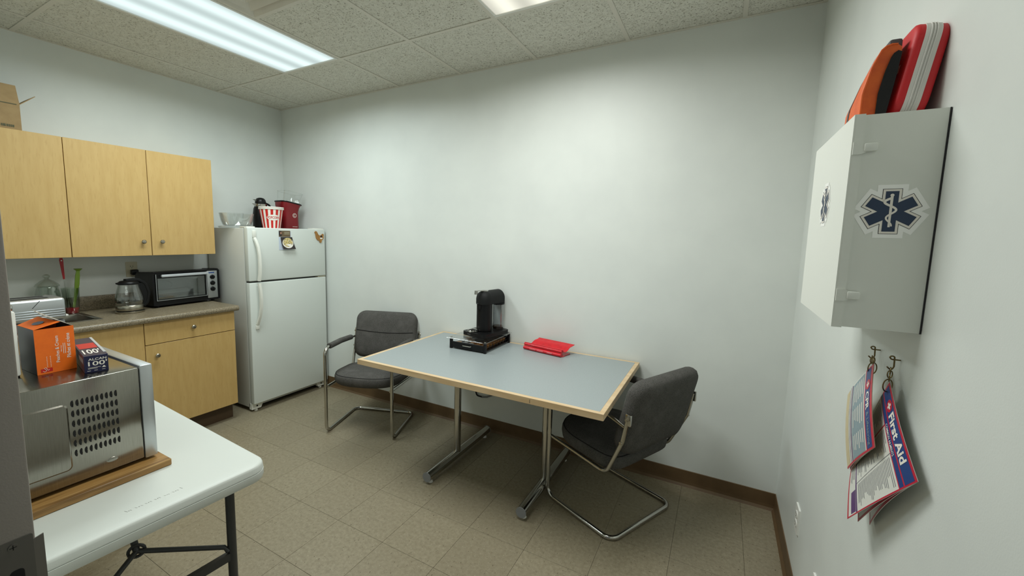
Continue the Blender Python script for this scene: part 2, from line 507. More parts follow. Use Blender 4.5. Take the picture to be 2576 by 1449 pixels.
# ceiling: slab, T-bars and each lay-in tile
ce = struct('ceiling', MB().box(-WT, W + WT, -4.2, WT, H + 0.2, H + 0.25), 'tbar', 'suspended ceiling of fissured acoustic tiles in a metal grid', 'ceiling')
gx = [0.0] + [0.3344 + 0.61 * k for k in range(7)] + [W]
gy = [0.0, -0.61, -1.83, YF]
def bar_x(y, x0, x1, w=0.024):
    obj('grid_bar', MB().box(x0, x1, y - w / 2, y + w / 2, H, H + 0.003).box(x0, x1, y - 0.001, y + 0.001, H + 0.003, H + 0.03), 'tbar', ce, False)
def bar_y(x, y0, y1, w=0.024):
    obj('grid_bar', MB().box(x - w / 2, x + w / 2, y0, y1, H + 0.0002, H + 0.0032).box(x - 0.001, x + 0.001, y0, y1, H + 0.003, H + 0.03), 'tbar', ce, False)
for y in gy[1:3]: bar_x(y, 0, W)
for x in gx[1:-1]: bar_y(x, YF, 0)
bar_x(-1.22, gx[3], gx[4])
obj('wall_angle', MB().box(0, W, -0.020, 0, H, H + 0.003), 'tbar', ce, False)
obj('wall_angle', MB().box(0, 0.020, YF, 0, H + 0.0004, H + 0.0034), 'tbar', ce, False)
obj('wall_angle', MB().box(W - 0.020, W, YF, 0, H + 0.0004, H + 0.0034), 'tbar', ce, False)
def ctile(x0, x1, y0, y1):
    g = 0.006
    t = MB().box(x0 + g, x1 - g, y0 + g, y1 - g, H + 0.004, H + 0.018)
    obj('ceiling_tile', t, 'ctile', ce, False)
skip = {(2, 1), (5, 1)}
for i in range(len(gx) - 1):
    for j in range(3):
        if (i, j) in skip: continue
        if (i, j) == (3, 1):
            ctile(gx[i], gx[i + 1], -1.22, -0.61); continue
        ctile(gx[i], gx[i + 1], gy[j + 1], gy[j])

# ------------------------------------------------------------------ ceiling fixtures
def troffer(x0, lens, label):
    x1 = x0 + 0.61; y0, y1 = -1.83, -0.61
    cx, cy = (x0 + x1) / 2, (y0 + y1) / 2
    t = thing('ceiling_light', label, 'ceiling light', (cx, cy, H), group='fluorescent troffers in the ceiling grid')
    w, d = 0.61 - 0.026, 1.22 - 0.026
    f = MB()
    b = 0.014
    f.box(-w / 2, w / 2, -d / 2, -d / 2 + b, -0.004, 0.02, 0.002, 1); f.box(-w / 2, w / 2, d / 2 - b, d / 2, -0.004, 0.02, 0.002, 1)
    f.box(-w / 2, -w / 2 + b, -d / 2 + b, d / 2 - b, -0.004, 0.02, 0.002, 1); f.box(w / 2 - b, w / 2, -d / 2 + b, d / 2 - b, -0.004, 0.02, 0.002, 1)
    obj('lens_frame', f, 'white', t)
    obj('housing', MB().box(-w / 2, w / 2, -d / 2, d / 2, 0.02, 0.09, 0.01, 2), 'tbar', t)
    obj('prismatic_lens', MB().box(-w / 2 + b, w / 2 - b, -d / 2 + b, d / 2 - b, 0.002, 0.008), lens, t, False, label='glowing ribbed plastic lens')
    ld = bpy.data.lights.new('tube_light', 'AREA')
    ld.shape = 'RECTANGLE'; ld.size = w - 0.03; ld.size_y = d - 0.03
    ld.energy = LAMP_W * (0.95 if lens == 'lamp_cool' else 1.06); ld.spread = math.radians(SPREAD)
    ld.color = (0.90, 1.0, 1.0) if lens == 'lamp_cool' else (0.97, 1.0, 0.97)
    lo = bpy.data.objects.new('tube_light', ld); COL.objects.link(lo)
    lo.parent = t; lo.location = (0, 0, -0.006)
troffer(gx[2], 'lamp_cool', 'lit fluorescent ceiling light with cool white lens above the kitchen side')
troffer(gx[5], 'lamp_warm', 'lit fluorescent ceiling light at the top centre with warm white lens')
# supply air diffuser in the 2x2 bay
t = thing('air_diffuser', 'tan square air diffuser in ceiling beside the long light', 'air vent', ((gx[3] + gx[4]) / 2, -1.525, H))
for k, (a, z) in enumerate(((0.292, -0.002), (0.235, -0.010), (0.165, -0.014), (0.09, -0.016))):
    m_ = MB(); b_ = a - 0.045
    o_ = [(a, a), (-a, a), (-a, -a), (a, -a)]; i_ = [(b_, b_), (-b_, b_), (-b_, -b_), (b_, -b_)]
    vs = [(p, q, z) for p, q in o_] + [(p, q, z + 0.035) for p, q in i_] + [(p, q, z + 0.003) for p, q in o_] + [(p, q, z + 0.038) for p, q in i_]
    fs = []
    for e in range(4):
        n_ = (e + 1) % 4
        fs += [(e, n_, 4 + n_, 4 + e), (8 + e, 12 + e, 12 + n_, 8 + n_), (e, 8 + e, 8 + n_, n_), (4 + e, 4 + n_, 12 + n_, 12 + e)]
    m_.mesh(vs, fs)
    obj('louver_ring', m_, 'tbar', t, False)
obj('back_pan', MB().box(-0.292, 0.292, -0.292, 0.292, 0.05, 0.06), 'tbar', t, False)

# ------------------------------------------------------------------ doorway jamb at the left of the frame
jb = MB().box(XJ - 0.052, XJ, YF - WT - 0.01, -2.5735, 0, 2.15, 0.003, 2)
jb.box(XJ - 0.10, XJ - 0.052, YF, -2.5735, 0, 2.2, 0.003, 2)
jo = struct('trim_1', jb, 'jamb', 'grey painted steel door jamb at the left edge', 'door frame', smooth=True)
sp = MB().plate(rrect(0.056, 0.125, 0.003, 3, -2.6045, 0.985), (XJ, 0, 0), (0, 1, 0), (0, 0, 1), 0.0, 0.0018)
sp.mesh([(XJ + a, y, z) for (y, a_) in ((-2.577, 0), (-2.5635, -0.006)) for z in (0.952, 1.036) for a in (a_, a_ + 0.0018)],
        [(0, 1, 3, 2), (4, 6, 7, 5), (0, 4, 5, 1), (2, 3, 7, 6), (1, 5, 7, 3), (0, 2, 6, 4)])
X['strike'] = pm('worn_strike_metal', rgb(104, 101, 96), 0.5, 0.6)
so = obj('strike_plate', sp, 'strike', jo, label='scuffed metal strike plate with lip')
obj('latch_hole', MB().plate(rrect(0.016, 0.040, 0.006, 4, -2.597, 0.978), (XJ, 0, 0), (0, 1, 0), (0, 0, 1), 0.0017, 0.0022), 'dark', so)
sc = MB().plate(circ(0.0055, 20, -2.5985, 1.0365), (XJ, 0, 0), (0, 1, 0), (0, 0, 1), 0.0, 0.0030)
obj('screw', sc, 'strike', so)
obj('screw_slot', MB().plate([(-2.6025, 1.0360), (-2.5945, 1.0360), (-2.5945, 1.0370), (-2.6025, 1.0370)], (XJ, 0, 0), (0, 1, 0), (0, 0, 1), 0.003, 0.0033).plate([(-2.5990, 1.0325), (-2.5980, 1.0325), (-2.5980, 1.0405), (-2.5990, 1.0405)], (XJ, 0, 0), (0, 1, 0), (0, 0, 1), 0.003, 0.0033), 'dark', so)

# ------------------------------------------------------------------ kitchen cabinets
CZ = 0.937           # worktop height
def knob(parent, x, y, z):
    k = MB()
    k.xf = Matrix.Translation((x, y, z)) @ Matrix.Rotation(PI / 2, 4, 'Y')
    k.lathe([(0.0, 0.0), (0.006, 0.0), (0.006, 0.012), (0.010, 0.016), (0.0145, 0.021), (0.0150, 0.025), (0.011, 0.030), (0.0, 0.032)], n=20)
    return obj('knob', k, 'nickel', parent, label='round brushed nickel knob')
def cab_body(parent, x1, y0, y1, z0, z1):
    c = MB(); s = 0.016
    c.box(0.002, x1, y0, y0 + s, z0, z1); c.box(0.002, x1, y1 - s, y1, z0, z1)
    c.box(0.002, x1, y0 + s, y1 - s, z0, z0 + s); c.box(0.002, x1, y0 + s, y1 - s, z1 - s, z1)
    c.box(0.002, 0.01, y0 + s, y1 - s, z0 + s, z1 - s)
    return obj('carcass', c, 'maple', parent, False)
def front(name, parent, x, y0, y1, z0, z1):
    return obj(name, MB().box(x, x + 0.018, y0, y1, z0, z1, 0.0012, 1), 'maple', parent, True)
UZ0, UZ1 = 1.336, 2.088
XU = 0.313
t = thing('wall_cabinet', 'maple wall cabinet with two doors and round knobs next to the fridge', 'cabinet', (0, 0, 0))
cab_body(t, XU - 0.003, -1.732, -0.862, UZ0 + 0.002, UZ1 - 0.002)
d = front('door', t, XU, -1.730, -1.300, UZ0, UZ1); knob(d, XU + 0.018, -1.352, 1.436)
d = front('door', t, XU, -1.2965, -0.862, UZ0, UZ1); knob(d, XU + 0.018, -1.238, 1.436)
t = thing('wall_cabinet', 'maple wall cabinet with one plain door under the cardboard box', 'cabinet', (0, 0, 0))
cab_body(t, XU - 0.003, -2.20, -1.7345, UZ0 + 0.002, UZ1 - 0.002)
front('door', t, XU, -2.20, -1.7335, UZ0, UZ1)
XB = 0.598
t = thing('base_cabinet', 'maple base cabinet with one drawer and one door beside the fridge', 'cabinet', (0, 0, 0))
cab_body(t, XB - 0.004, -1.489, -0.893, 0.135, CZ - 0.038)
d = front('drawer', t, XB, -1.4875, -0.893, 0.742, 0.896); knob(d, XB + 0.018, -1.195, 0.822)
d = front('door', t, XB, -1.4875, -0.893, 0.135, 0.7375); knob(d, XB + 0.018, -1.428, 0.662)
obj('toe_kick', MB().box(0.05, 0.545, -1.489, -0.90, 0.0, 0.135), 'kick', t, False)
t = thing('base_cabinet', 'maple sink base cabinet partly hidden behind the microwave', 'cabinet', (0, 0, 0))
cab_body(t, XB - 0.004, -2.30, -1.4915, 0.135, 0.73)
front('door', t, XB, -2.30, -1.4915, 0.135, 0.896)
obj('toe_kick', MB().box(0.05, 0.545, -2.30, -1.491, 0.0, 0.135), 'kick', t, False)

# worktop with rolled front edge, backsplash and sink cut-out
t = thing('countertop', 'speckled brown laminate worktop with rolled front edge', 'countertop', (0, 0, 0))
XC = 0.652
SX0, SX1, SY0, SY1 = 0.155, 0.46, -2.16, -1.675
top = MB()
def slab(x0, x1, y0, y1): top.box(x0, x1, y0, y1, CZ - 0.036, CZ)
slab(0.002, SX0, -2.40, -0.872); slab(SX0, SX1, -2.40, SY0); slab(SX0, SX1, SY1, -0.872); slab(SX1, XC - 0.018, -2.40, -0.872)
prof = [(XC - 0.018, CZ - 0.040)] + [(XC - 0.018 + 0.018 * math.sin(a), CZ - 0.018 - 0.0 + 0.018 * math.cos(a)) for a in [PI * k / 10 for k in range(0, 6)]][::-1]
prof = [(XC - 0.02, CZ), (XC - 0.012, CZ - 0.0005), (XC - 0.005, CZ - 0.005), (XC, CZ - 0.014), (XC, CZ - 0.026), (XC - 0.004, CZ - 0.036), (XC - 0.012, CZ - 0.040), (XC - 0.02, CZ - 0.040)]
k = len(prof)
vs = [(x, y, z) for y in (-2.40, -0.872) for x, z in prof]
top.mesh(vs, [(i, (i + 1) % k, k + (i + 1) % k, k + i) for i in range(k)] + [tuple(range(k)), tuple(range(k, 2 * k))])
obj('worktop', top, 'counter', t, True)
struct('trim_2', MB().box(0.0005, 0.020, -2.40, -0.872, CZ + 0.0003, 1.037, 0.005, 2), 'counter', 'speckled brown laminate backsplash strip behind the worktop', 'backsplash', smooth=True)
# sink
t = thing('sink', 'stainless steel drop-in sink with dark basin in the worktop', 'sink', (0, 0, 0))
rim = MB(); rw = 0.022
for a, b_, c_, d_ in ((SX0 - rw, SX0 + 0.008, SY0 - rw, SY1 + rw), (SX1 - 0.008, SX1 + rw, SY0 - rw, SY1 + rw), (SX0 + 0.008, SX1 - 0.008, SY0 - rw, SY0 + 0.008), (SX0 + 0.008, SX1 - 0.008, SY1 - 0.008, SY1 + rw)):
    rim.box(a, b_, c_, d_, CZ, CZ + 0.005, 0.002, 2)
obj('rim', rim, 'steel', t)
bs = MB()
i0 = [(SX0 + 0.008, SY0 + 0.008), (SX1 - 0.008, SY0 + 0.008), (SX1 - 0.008, SY1 - 0.008), (SX0 + 0.008, SY1 - 0.008)]
i1 = [(SX0 + 0.03, SY0 + 0.03), (SX1 - 0.03, SY0 + 0.03), (SX1 - 0.03, SY1 - 0.03), (SX0 + 0.03, SY1 - 0.03)]
vs = [(x, y, CZ + 0.002) for x, y in i0] + [(x, y, CZ - 0.17) for x, y in i1]
bs.sheet(vs, [(0, 4, 5, 1), (1, 5, 6, 2), (2, 6, 7, 3), (3, 7, 4, 0), (4, 7, 6, 5)])
obj('basin', bs, 'steel', t)

# ------------------------------------------------------------------ refrigerator
FX, FY0, FY1, FH = 0.639, -0.772, -0.024, 1.558
t = thing('refrigerator', 'white top-freezer refrigerator in the corner', 'refrigerator', (0, 0, 0))
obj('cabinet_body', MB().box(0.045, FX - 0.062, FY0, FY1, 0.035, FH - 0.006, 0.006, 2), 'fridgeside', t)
obj('door_gasket', MB().box(FX - 0.064, FX - 0.052, FY0 + 0.012, FY1 - 0.012, 0.06, FH - 0.02), 'gasket', t, False)
ZS = 1.112
def fdoor(name, z0, z1):
    return obj(name, MB().box(FX - 0.054, FX, FY0, FY1, z0, z1, 0.007, 3), 'fridge', t)
fz = fdoor('freezer_door', ZS + 0.007, FH); rd = fdoor('fridge_door', 0.075, ZS - 0.007)
# bowed handles, freezer above, fridge below, hanging off the left edge
def handle(parent, zs, outs, y=-0.712, w=0.026):
    pth = [(FX + o, y + dy, z) for z, (o, dy) in zip(zs, outs)]
    h = MB().sweep(pth, [(-w / 2, -0.006), (w / 2, -0.006), (w / 2 - 0.003, 0.007), (-w / 2 + 0.003, 0.007)], up=(1, 0, 0))
    obj('handle', h, 'fplastic', parent, label='bowed white plastic handle')
handle(fz, [1.475, 1.45, 1.40, 1.33, 1.25, 1.18, 1.122], [(0.006, -0.010), (0.020, -0.006), (0.034, 0.002), (0.043, 0.006), (0.046, 0.006), (0.044, 0.004), (0.036, 0.0)])
handle(rd, [1.100, 1.04, 0.97, 0.90, 0.83, 0.785, 0.755], [(0.036, 0.0), (0.044, 0.004), (0.046, 0.006), (0.043, 0.006), (0.032, 0.0), (0.018, -0.006), (0.006, -0.010)])
obj('handle_cap', MB().box(FX, FX + 0.010, -0.737, -0.707, 1.478, 1.535, 0.003, 2), 'fplastic', fz)
obj('handle_cap', MB().box(FX, FX + 0.010, -0.737, -0.707, 0.715, 0.752, 0.003, 2), 'fplastic', rd)
obj('hinge_cover', MB().box(FX - 0.10, FX - 0.012, FY1 - 0.115, FY1 - 0.005, FH - 0.004, FH + 0.010, 0.003, 2), 'fplastic', t)
obj('hinge_cover', MB().box(FX - 0.115, FX - 0.02, FY0 + 0.004, FY0 + 0.075, FH - 0.004, FH + 0.009, 0.003, 2), 'fplastic', t)
obj('middle_hinge', MB().box(FX - 0.055, FX - 0.006, FY1 - 0.085, FY1 - 0.004, ZS - 0.004, ZS + 0.004), 'cream', t, False)
obj('kick_grille', MB().box(FX - 0.14, FX - 0.10, FY0 + 0.09, FY1 - 0.06, 0.015, 0.07), 'dark', t, False)
for y in (FY0 + 0.045, FY1 - 0.05):
    f = MB().plate([(-0.045, 0.02), (0.035, 0.02), (0.06, 0.072), (-0.045, 0.072)] if y < -0.4 else [(-0.035, 0.02), (0.045, 0.02), (0.045, 0.072), (-0.06, 0.072)], (FX - 0.075, y, 0), (0, 1, 0), (0, 0, 1), 0, 0.035)
    f.cyl((FX - 0.06, y, 0.0), (FX - 0.06, y, 0.022), 0.014, n=14)
    fo = obj('foot_bracket', f, 'fplastic', t, False)
    obj('bracket_bolt', MB().cyl((FX - 0.0415, y, 0.045), (FX - 0.038, y, 0.045), 0.007, n=12), 'dark', fo)
for y in (FY0 + 0.02, FY1 - 0.06): obj('rear_foot', MB().box(0.08, 0.12, y, y + 0.04, 0.0, 0.036), 'black', t, False)

# magnets and card on the freezer door (flat items on its front face)
fx = FX + 0.0008
t = thing('leaflet', 'small food photo leaflet hanging on the freezer door', 'leaflet', (fx, -0.437, 1.455))
obj('back_sheet', MB().box(0.0, 0.0012, -0.066, 0.050, -0.083, 0.078), 'lightblue', t, False)
f_ = frame((0.0016, 0, 0), (0, 1, 0), (0, 0, 1), 0)
o_ = MB(); put_poly(o_, [(-0.066, 0.030), (0.044, 0.030), (0.044, 0.083), (-0.066, 0.083)], f_); o_ = obj('brown_card', o_, 'cardbrown', t, False)
f_ = frame((0.0022, 0, 0), (0, 1, 0), (0, 0, 1), 0)
q = MB(); put_poly(q, circ(0.016, 16, -0.050, 0.058, 0.024), f_); obj('portrait_hair', q, 'hairdark', o_, False)
f_ = frame((0.0026, 0, 0), (0, 1, 0), (0, 0, 1), 0)
q = MB(); put_poly(q, circ(0.007, 16, -0.046, 0.062, 0.011), f_); obj('portrait_face', q, 'skin', o_, False)
q = MB()
for a in range(2): put_poly(q, [(-0.015, 0.066 - 0.012 * a), (0.036, 0.066 - 0.012 * a), (0.036, 0.070 - 0.012 * a), (-0.015, 0.070 - 0.012 * a)], f_)
obj('fine_print', q, 'cream', o_, False)
fd = MB(); n_ = 7
vs = []; fs = []
for i in range(n_):
    b_ = 0.028 - 0.105 * i / (n_ - 1)
    out = 0.004 + 0.02 * (i / (n_ - 1)) ** 2
    for a in (-0.052 + 0.012 * i / (n_ - 1), 0.058 + 0.022 * (i / (n_ - 1))):
        vs.append((out, a, b_)); vs.append((out + 0.001, a, b_))
for i in range(n_ - 1):
    k = i * 4
    fs += [(k, k + 2, k + 6, k + 4), (k + 1, k + 5, k + 7, k + 3), (k, k + 4, k + 5, k + 1), (k + 2, k + 3, k + 7, k + 6)]
fs += [(0, 1, 3, 2), (n_ * 4 - 4, n_ * 4 - 2, n_ * 4 - 1, n_ * 4 - 3)]
fd.mesh(vs, fs)
fo = obj('food_card', fd, 'hairdark', t, True)
q = MB()
q.sheet([(0.0042 + 0.02 * ((0.028 - b_) / 0.105) ** 2 + 0.0022, a + 0.004, b_) for a, b_ in circ(0.052, 28, 0.008, -0.024, 0.044)], [tuple(range(28))])
bo = obj('bowl_photo', q, 'offwhite', fo, False)
q = MB()
q.sheet([(0.0042 + 0.02 * ((0.028 - b_) / 0.105) ** 2 + 0.0030, a + 0.004, b_) for a, b_ in circ(0.046, 28, 0.008, -0.018, 0.040)], [tuple(range(28))])
obj('pasta_photo', q, 'foodprint', fo, False)
hen = [(-0.052, 0.045), (-0.041, 0.053), (-0.030, 0.050), (-0.021, 0.036), (-0.014, 0.022), (-0.002, 0.014), (0.014, 0.012), (0.026, 0.024), (0.040, 0.030), (0.048, 0.020), (0.044, 0.002), (0.046, -0.012), (0.034, -0.026), (0.024, -0.034), (0.022, -0.050), (0.012, -0.058), (0.000, -0.052), (0.002, -0.038), (-0.022, -0.032), (-0.037, -0.014), (-0.042, 0.006), (-0.045, 0.028), (-0.052, 0.036)]
t = thing('hen_magnet', 'brown wooden hen-shaped magnet at the freezer door corner', 'magnet', (fx, -0.090, 1.488))
obj('hen_body', MB().plate(hen, (0, 0, 0), (0, 1, 0), (0, 0, 1), 0, 0.006), 'wood', t, False)
obj('wing_cutout', MB().plate(circ(0.011, 14, 0.018, 0.004, 0.010), (0, 0, 0), (0, 1, 0), (0, 0, 1), 0.006, 0.0068), 'hairdark', t, False)
obj('wing_trim', MB().plate(circ(0.016, 14, 0.018, -0.014, 0.007), (0, 0, 0), (0, 1, 0), (0, 0, 1), 0.006, 0.0066), 'offwhite', t, False)

# ------------------------------------------------------------------ things on top of the fridge
FT = FH - 0.005
t = thing('casserole_dish', 'clear glass casserole bowl upside on the fridge', 'bowl', (0.36, -0.692, FT))
obj('bowl', MB().shell([(0.088, 0.016), (0.104, 0.024), (0.118, 0.06), (0.126, 0.105), (0.130, 0.122)], 0.005, n=40), 'glass', t)
obj('lid', MB().lathe([(0.0, 0.0), (0.130, 0.0), (0.138, 0.006), (0.138, 0.013), (0.115, 0.016), (0.0, 0.016)], n=40), 'glass', t)
t = thing('thermal_carafe', 'black thermal carafe with chrome spout behind the popcorn bucket', 'carafe', (0.245, -0.405, FT))
obj('body', MB().lathe([(0, 0), (0.064, 0), (0.068, 0.01), (0.068, 0.12), (0.060, 0.18), (0.050, 0.205), (0, 0.205)], n=32), 'black', t)
obj('neck_band', MB().lathe([(0.052, 0.200), (0.054, 0.204), (0.054, 0.222), (0.045, 0.226), (0, 0.226)], n=32), 'chrome', t)
obj('lid', MB().lathe([(0.045, 0.225), (0.046, 0.240), (0.042, 0.260), (0.030, 0.275), (0.012, 0.281), (0, 0.282)], n=32), 'black', t)
obj('spout', MB().mesh([(0.0, -0.045, 0.204), (0.028, -0.040, 0.204), (-0.028, -0.040, 0.204), (0.0, -0.082, 0.226), (0.022, -0.042, 0.224), (-0.022, -0.042, 0.224)], [(0, 1, 3), (0, 3, 2), (3, 1, 4), (3, 5, 2), (3, 4, 5), (0, 2, 5, 4, 1)]).mesh([(0.0, -0.040, 0.246), (0.02, -0.036, 0.244), (-0.02, -0.036, 0.244), (0.0, -0.074, 0.262), (0.0, -0.036, 0.262)], [(0, 1, 3), (0, 3, 2), (3, 1, 4), (3, 4, 2), (0, 2, 4, 1)]), 'chrome', t, False)
obj('handle', MB().tube(fillet([(0, 0.045, 0.235), (0, 0.085, 0.220), (0, 0.105, 0.17), (0, 0.100, 0.07), (0, 0.066, 0.045)], 0.03), 0.009, 10), 'black', t)

BR0, BR1, BHH = 0.070, 0.098, 0.192
t = thing('popcorn_bucket', 'red and white striped popcorn bucket on the fridge', 'bucket', (0.43, -0.425, FT))
obj('shell', MB().shell([(BR0, 0), (BR1 - 0.002, BHH - 0.02)], 0.003, n=56), 'offwhite', t)
rb = MB()
for z in (BHH - 0.022, BHH - 0.010):
    rb.lathe([(BR1 - 0.004, z), (BR1 + 0.003, z), (BR1 + 0.005, z + 0.005), (BR1 + 0.003, z + 0.010), (BR1 - 0.004, z + 0.010), (BR1 - 0.004, z)], n=56)
obj('rolled_rim', rb, 'offwhite', t)
def bk(ang, z, off=0.0008):
    r = BR0 + (BR1 - 0.002 - BR0) * z / (BHH - 0.02) + off
    return (r * math.cos(ang), r * math.sin(ang), z)
phi0 = math.atan2(-2.76 + 0.425, 3.978 - 0.43)      # side of the bucket seen from the door
ns = 14
for k in range(ns):
    a0 = phi0 + 2 * PI * (k - 0.25) / ns + 0.05; a1 = a0 + 2 * PI / ns * 0.5
    st = MB(); m_ = 4
    st.sheet([bk(a0 + (a1 - a0) * i / m_, z) for z in (0.0, BHH - 0.024) for i in range(m_ + 1)], [(i, i + 1, m_ + 2 + i, m_ + 1 + i) for i in range(m_)])
    obj('red_stripe', st, 'pcred', t)
ov = MB(); ca = phi0 + 0.20
n_ = 32
ov.sheet([bk(ca + q_ * a / 0.088, 0.098 + q_ * b_, 0.0016) for q_ in (0.02, 0.25, 0.5, 0.75, 1.0) for a, b_ in circ(0.056, n_, 0, 0, 0.025)], [(r_ * n_ + i, r_ * n_ + (i + 1) % n_, (r_ + 1) * n_ + (i + 1) % n_, (r_ + 1) * n_ + i) for r_ in range(4) for i in range(n_)] + [tuple(range(n_))])
oo = obj('word_panel', ov, 'offwhite', t)
tx = MB(); put_text(tx, 'POPCORN', lambda a, b_: bk(ca + a / 0.088, 0.098 + b_, 0.0024), -0.050, -0.011, 0.100, 0.022, 0.012)
obj('lettering', tx, 'pcred', oo, False)

t = thing('popcorn_maker', 'maroon hot air popcorn maker with clear hood on the fridge', 'popcorn maker', (0.30, -0.175, FT))
# front faces the room (+x); body flares forward at the top into a chute
sec = [(0.0, 0.080, 0.080), (0.02, 0.082, 0.082), (0.12, 0.080, 0.080), (0.17, 0.080, 0.082), (0.20, 0.082, 0.087), (0.225, 0.086, 0.096), (0.245, 0.088, 0.100)]
vs = []; fs = []; nn = 28
for i, (z, hx, hy) in enumerate(sec):
    pr = rrect(2 * hx, 2 * hy, min(hx, hy) * 0.55, 6)
    nn = len(pr)
    for (a, b_) in pr: vs.append((a, b_ * (1.0 if b_ < 0 else 1.0) + (0.012 if i > 3 else 0) * (i - 3) / 3.0, z + (0.018 * (-b_ / 0.12) if i == len(sec) - 1 else 0)))
for i in range(len(sec) - 1):
    for k in range(nn): fs.append((i * nn + k, i * nn + (k + 1) % nn, (i + 1) * nn + (k + 1) % nn, (i + 1) * nn + k))
fs += [tuple(range(nn))[::-1], tuple(range((len(sec) - 1) * nn, len(sec) * nn))]
po = obj('body', MB().mesh(vs, fs), 'maroon', t)
vs2 = [Vector(v) for v in vs[-nn:]]
rim_ = MB().tube([v + Vector((0, 0, 0.003)) for v in vs2], 0.006, 8, closed=True)
obj('top_rim', rim_, 'black', t)
hd = MB()
vs = []; fs = []
for i, (z, s, sh) in enumerate(((0.246, 0.86, 0), (0.30, 0.88, 0.010), (0.345, 0.96, 0.022), (0.352, 0.98, 0.024))):
    for v in vs2: vs.append((v.x * s, v.y * s + sh, z + 0.016 * (-v.y / 0.12)))
for i in range(3):
    for k in range(nn): fs.append((i * nn + k, i * nn + (k + 1) % nn, (i + 1) * nn + (k + 1) % nn, (i + 1) * nn + k))
hd.sheet(vs, fs)
hood = obj('clear_hood', hd, 'glass', t)
obj('hood_rim', MB().tube([Vector(v) for v in vs[-nn:]], 0.0022, 6, closed=True), 'glass', hood)
f_ = frame((0.0812, 0, 0), (0, 1, 0), (0, 0, 1), 0.0006)
q = MB()
for nm, r0, r1, a0, a1 in (('round_emblem', 0.017, 0.0205, 0, 2 * PI), ('emblem_letter', 0.0075, 0.0105, 0.7, 2 * PI - 0.7)):
    n_ = 28; q = MB()
    q.sheet([f_(0.018 + r * math.cos(a0 + (a1 - a0) * i / n_), 0.132 + r * math.sin(a0 + (a1 - a0) * i / n_)) for r in (r0, r1) for i in range(n_ + 1)], [(i, i + 1, n_ + 2 + i, n_ + 1 + i) for i in range(n_)])
    obj(nm, q, 'offwhite', po, False, label='pale ring emblem' if nm == 'round_emblem' else None)
q = MB(); put_poly(q, [(-0.008, 0.024), (0.044, 0.024), (0.044, 0.027), (-0.008, 0.027)], frame((0.0826, 0, 0), (0, 1, 0), (0, 0, 1), 0.0006))
obj('brand_line', q, 'offwhite', po, False)

# ------------------------------------------------------------------ cardboard box on the wall cabinet
t = thing('cardboard_box', 'open brown cardboard box on top of the wall cabinet', 'box', (0, 0, UZ1))
KX, KY = 0.300, -1.893
bx = MB(); w = 0.003; y0 = -2.19
bx.box(0.05, KX, y0, KY, 0.0, w); bx.box(KX - w, KX, y0, KY, w, 0.155); bx.box(0.05, 0.05 + w, y0, KY, w, 0.155)
bx.box(0.05 + w, KX - w, KY - w, KY, w, 0.155); bx.box(0.05 + w, KX - w, y0, y0 + w, w, 0.155)
kb = obj('carton_body', bx, 'kraft', t, False)
# front flap standing nearly upright, end flap thrown open
fl_ = MB().mesh([(KX - w, y0, 0.155), (KX, y0, 0.155), (KX, KY, 0.155), (KX - w, KY, 0.155), (KX - 0.03, y0, 0.262), (KX - 0.027, y0, 0.262), (KX - 0.027, KY - 0.004, 0.262), (KX - 0.03, KY - 0.004, 0.262)], [(0, 1, 2, 3), (4, 7, 6, 5), (0, 4, 5, 1), (1, 5, 6, 2), (2, 6, 7, 3), (3, 7, 4, 0)])
obj('flap', fl_, 'kraft', t, False)
fl_ = MB().mesh([(KX - 0.004, KY, 0.155), (0.06, KY, 0.155), (0.06, KY + 0.075, 0.225), (KX - 0.03, KY + 0.075, 0.225), (KX - 0.004, KY + 0.002, 0.152), (0.06, KY + 0.002, 0.152), (0.06, KY + 0.077, 0.222), (KX - 0.03, KY + 0.077, 0.222)], [(0, 1, 2, 3), (4, 7, 6, 5), (0, 4, 5, 1), (1, 5, 6, 2), (2, 6, 7, 3), (3, 7, 4, 0)])
obj('flap', fl_, 'kraft', t, False)
f_ = frame((KX, 0, 0), (0, 1, 0), (0, 0, 1), 0.0007)
q = MB()
x_ = -2.185
while x_ < KY - 0.03:
    w_ = random.uniform(0.006, 0.016)
    put_poly(q, [(x_, 0.016), (x_ + w_ * 0.8, 0.016), (x_ + w_ * 0.8, 0.030), (x_, 0.030)], f_); x_ += w_
put_poly(q, [(-2.185, 0.147), (KY - 0.012, 0.147), (KY - 0.012, 0.152), (-2.185, 0.152)], f_)
obj('printed_line', q, 'kraftink', kb, False)

# ------------------------------------------------------------------ wall outlet behind the counter with plug
def wallplate(name, label, O, u, v, mat, sockets=True, w=0.072, h=0.116):
    t = thing(name, label, 'outlet', O)
    obj('plate', MB().plate(rrect(w, h, 0.005, 3), (0, 0, 0), u, v, 0, 0.006), mat, t, False)
    if sockets:
        for s in (-1, 1):
            r_ = obj('receptacle', MB().plate(rrect(0.034, 0.028, 0.011, 5, 0, s * 0.020), (0, 0, 0), u, v, 0.006, 0.0085), mat, t, False)
            h_ = MB()
            for dx in (-0.007, 0.007): h_.plate([(dx - 0.0013, s * 0.020 - 0.002), (dx + 0.0013, s * 0.020 - 0.002), (dx + 0.0013, s * 0.020 + 0.009), (dx - 0.0013, s * 0.020 + 0.009)], (0, 0, 0), u, v, 0.0085, 0.0089)
            h_.plate(circ(0.0028, 10, 0, s * 0.020 - 0.008), (0, 0, 0), u, v, 0.0085, 0.0089)
            obj('slots', h_, 'ink', r_, False)
    return t
wallplate('wall_outlet', 'beige wall outlet above the worktop behind the toaster oven', (0.0, -1.308, 1.215), (0, 1, 0), (0, 0, 1), 'cream')
t = thing('power_plug', 'black power plug pushed into the beige outlet', 'plug', (0.009, -1.300, 1.196))
obj('plug_body', MB().box(0.0, 0.035, -0.022, 0.022, -0.022, 0.018, 0.007, 3), 'black', t)
